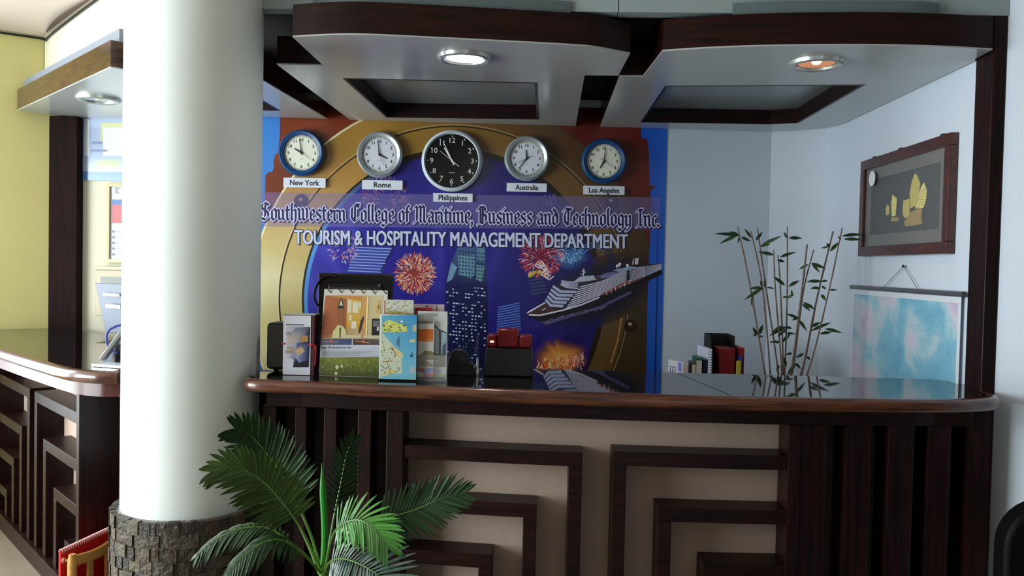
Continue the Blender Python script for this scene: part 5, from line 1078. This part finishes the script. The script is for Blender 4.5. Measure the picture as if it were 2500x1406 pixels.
x0, x1 = PY(263, 550, WY).x, -1.87; zt_, zb = PY(275, 448, WY).z, PY(275, 641, WY).z
fp = thing('framed_chart', 'pale framed chart with blue and red blocks below the glossy poster', 'chart', ((x0 + x1) / 2, WY, zb))
m = M(); a_, b_ = x0, x1
m.box(a_, b_, WY - .02, WY - .001, zb, zb + .018); m.box(a_, b_, WY - .02, WY - .001, zt_ - .018, zt_); m.box(a_, a_ + .018, WY - .02, WY - .001, zb + .018, zt_ - .018); m.box(b_ - .018, b_, WY - .02, WY - .001, zb + .018, zt_ - .018); m.build('frame', mat('pale_frame', (206, 190, 150), .4), fp, smooth=0)
M().box(a_ + .018, b_ - .018, WY - .008, WY - .002, zb + .018, zt_ - .018).build('sheet', mat('chart_sheet', (206, 222, 232), .4), fp, smooth=0)
A = art_y(WY - .0085); A.text('SC', 281, 291, 472, 14, (60, 70, 90), 1, .0); A.rect_(273, 487, 330, 500, (96, 130, 190), 1); A.rect_(273, 500, 330, 545, (206, 110, 120), 1)
for k in range(5): A.rect_(273, 562 + k * 14, 281, 568 + k * 14, (130, 140, 160), 1); A.line([(284, 565 + k * 14), (320, 565 + k * 14)], 1.2, (150, 160, 176), 1)
A.build('chart_print', ART, fp)
x0, x1 = PY(250, 680, WY).x, -1.95; zt_, zb = PY(270, 650, WY).z, PY(270, 770, WY).z
bxm = thing('wall_box', 'beige wall mounted box with a small grey window below the framed chart', 'wall box', ((x0 + x1) / 2, WY, zb))
M().box(x0, x1, WY - .07, WY - .001, zb, zt_ - .02).build('case', mat('beige_plastic', (196, 184, 156), .4), bxm, bevel=.004); M().box(x0 - .006, x1 + .006, WY - .075, WY - .001, zt_ - .0195, zt_).build('lid', mat('beige_lid', (206, 196, 170), .4), bxm, bevel=.004)
M().box(x0 + .03, x0 + .15, WY - .073, WY - .0705, zt_ - .10, zt_ - .055).build('window', mat('grey_window', (120, 124, 118), .3), bxm, smooth=0)
# grey screen on the corner counter, seen from behind
ms = thing('grey_monitor', 'tilted grey flat monitor on the corner counter beside the column', 'monitor', (-1.86, 3.63, CT))
p00, p01 = PY(231, 691, 3.62), PY(258, 812, 3.62); ax = V((.93, -.36, 0)); nrm_ = V((.36, .93, 0)); wl, hl = .36, (p00.z - p01.z)
a, b = p00, p01; dn = V((b.x - a.x, -.03, b.z - a.z)); 
m = M(); th = nrm_ * .03; q = [b, b + ax * (wl - .07), b + ax * (wl - .07) + th, b + th, a, a + ax * wl, a + ax * wl + th, a + th]; m.hexa(q); m.build('back_cover', mat('grey_monitor_plastic', (98, 108, 126), .35), ms, bevel=.004)
o_ = b + ax * .04
m = M(); m.obox(a + ax * .10 + dn * .22 - nrm_ * .004, ax * .05, V((0, 0, .006)), nrm_ * .003); m.build('vent', WHITE, ms, smooth=0)
m = M(); m.obox(a + ax * .10 + dn * .45 - nrm_ * .004, ax * .045, V((0, 0, .008)), nrm_ * .003); m.build('vent', WHITE, ms, smooth=0)
m = M(); m.obox(b + ax * .14 + nrm_ * .015 + V((0, 0, -.004)), ax * .03, nrm_ * .012, V((0, 0, (b.z - CT) / 2 + .02))); 
m = M(); c_ = b + ax * .14 + nrm_ * .03; m.box(c_.x - .03, c_.x + .03, c_.y - .012, c_.y + .012, CT + .012, b.z + .05); m.build('neck', mat('grey_monitor_plastic'), ms, smooth=0)
M().lathe([(.0, .0), (.09, .0), (.09, .006), (.04, .012), (0, .012)], (c_.x, c_.y, CT), 32).build('foot', mat('grey_monitor_plastic'), ms)
# silver folding stand with blue cable
p = on(252, 897); ss = thing('silver_stand', 'shiny silver folding stand with a blue cable at the corner counter edge', 'stand', (p.x, p.y, CT))
m = M(); m.obox(p + V((.035, .02, .006)), V((.07, -.02, .0)), V((.012, .03, 0)), V((0, 0, .005))); m.build('base_plate', CHROME, ss, bevel=.001, smooth=0)
a, b = PY(248, 880, p.y + .02), PY(296, 815, p.y + .03); m = M(); u_ = (b - a); m.obox((a + b) / 2 + V((.004, 0, .004)), u_ * .5, V((0, .016, 0)), V((u_.z, 0, -u_.x)).normalized() * .006); m.build('arm', CHROME, ss, bevel=.001, smooth=0)
cb = [PY(x_, y_, p.y + .065) for x_, y_ in ((300, 792), (282, 797), (266, 806), (260, 820), (262, 838), (270, 852), (286, 862))]
M().tube(catmull(cb, 5), .0045, 8).build('cable', mat('blue_cable', (30, 50, 130), .35), ss)
m = M(); c_ = on(262, 872) ; m.lathe([(.0, .0), (.02, .0), (.026, .02), (.02, .045), (.0, .05)], (c_.x + .012, c_.y + .06, CT), 16); m.build('knob', BLACK, ss)
# black cable along the top of the walls
w0 = [(-2.60 - .36 * f, 4.288 - .28 * f) for f in (1, .75, .5, .25, .1)]
cpts = [(x + .012, y, CEILZ - .010 - .004 * abs(math.sin(i * 2))) for i, (x, y) in enumerate(w0)] + [(-2.625, 4.215, CEILZ - .025), (-2.55, 4.140, CEILZ - .016), (-2.3, 3.89, CEILZ - .010), (-2.0, 3.59, CEILZ - .008), (-1.6, 3.19, CEILZ - .008)]
tag(M().tube(catmull(cpts, 5), .006, 8).build('ceiling_cable', BLACK), 'thin black cable running along the top of the yellow and white walls', 'cable')

# loose strip of ceiling panel hanging open along the wall
m = M(); P_ = [(-2.56 + .58 * f, 4.148 - .58 * f) for f in [i / 12 for i in range(13)]]; vs = []
for i, (x, y) in enumerate(P_):
    sg = math.sin(math.pi * i / 12); vs += [(x - .012, y - .012, CEILZ - .006), (x - .012 - .03 * sg, y - .012 - .03 * sg, CEILZ - .004 - .018 * sg), (x - .013 - .03 * sg, y - .013 - .03 * sg, CEILZ - .002 - .014 * sg), (x - .012, y - .012, CEILZ - .002)]
m.add(vs, [(i * 4 + j, i * 4 + (j + 1) % 4, i * 4 + 4 + (j + 1) % 4, i * 4 + 4 + j) for i in range(12) for j in range(4)])
tag(m.build('ceiling_strip', mat('bare_ceiling_board', (84, 66, 54), .8), smooth=0), 'loose brown edge of ceiling board opened along the white wall', 'ceiling board')
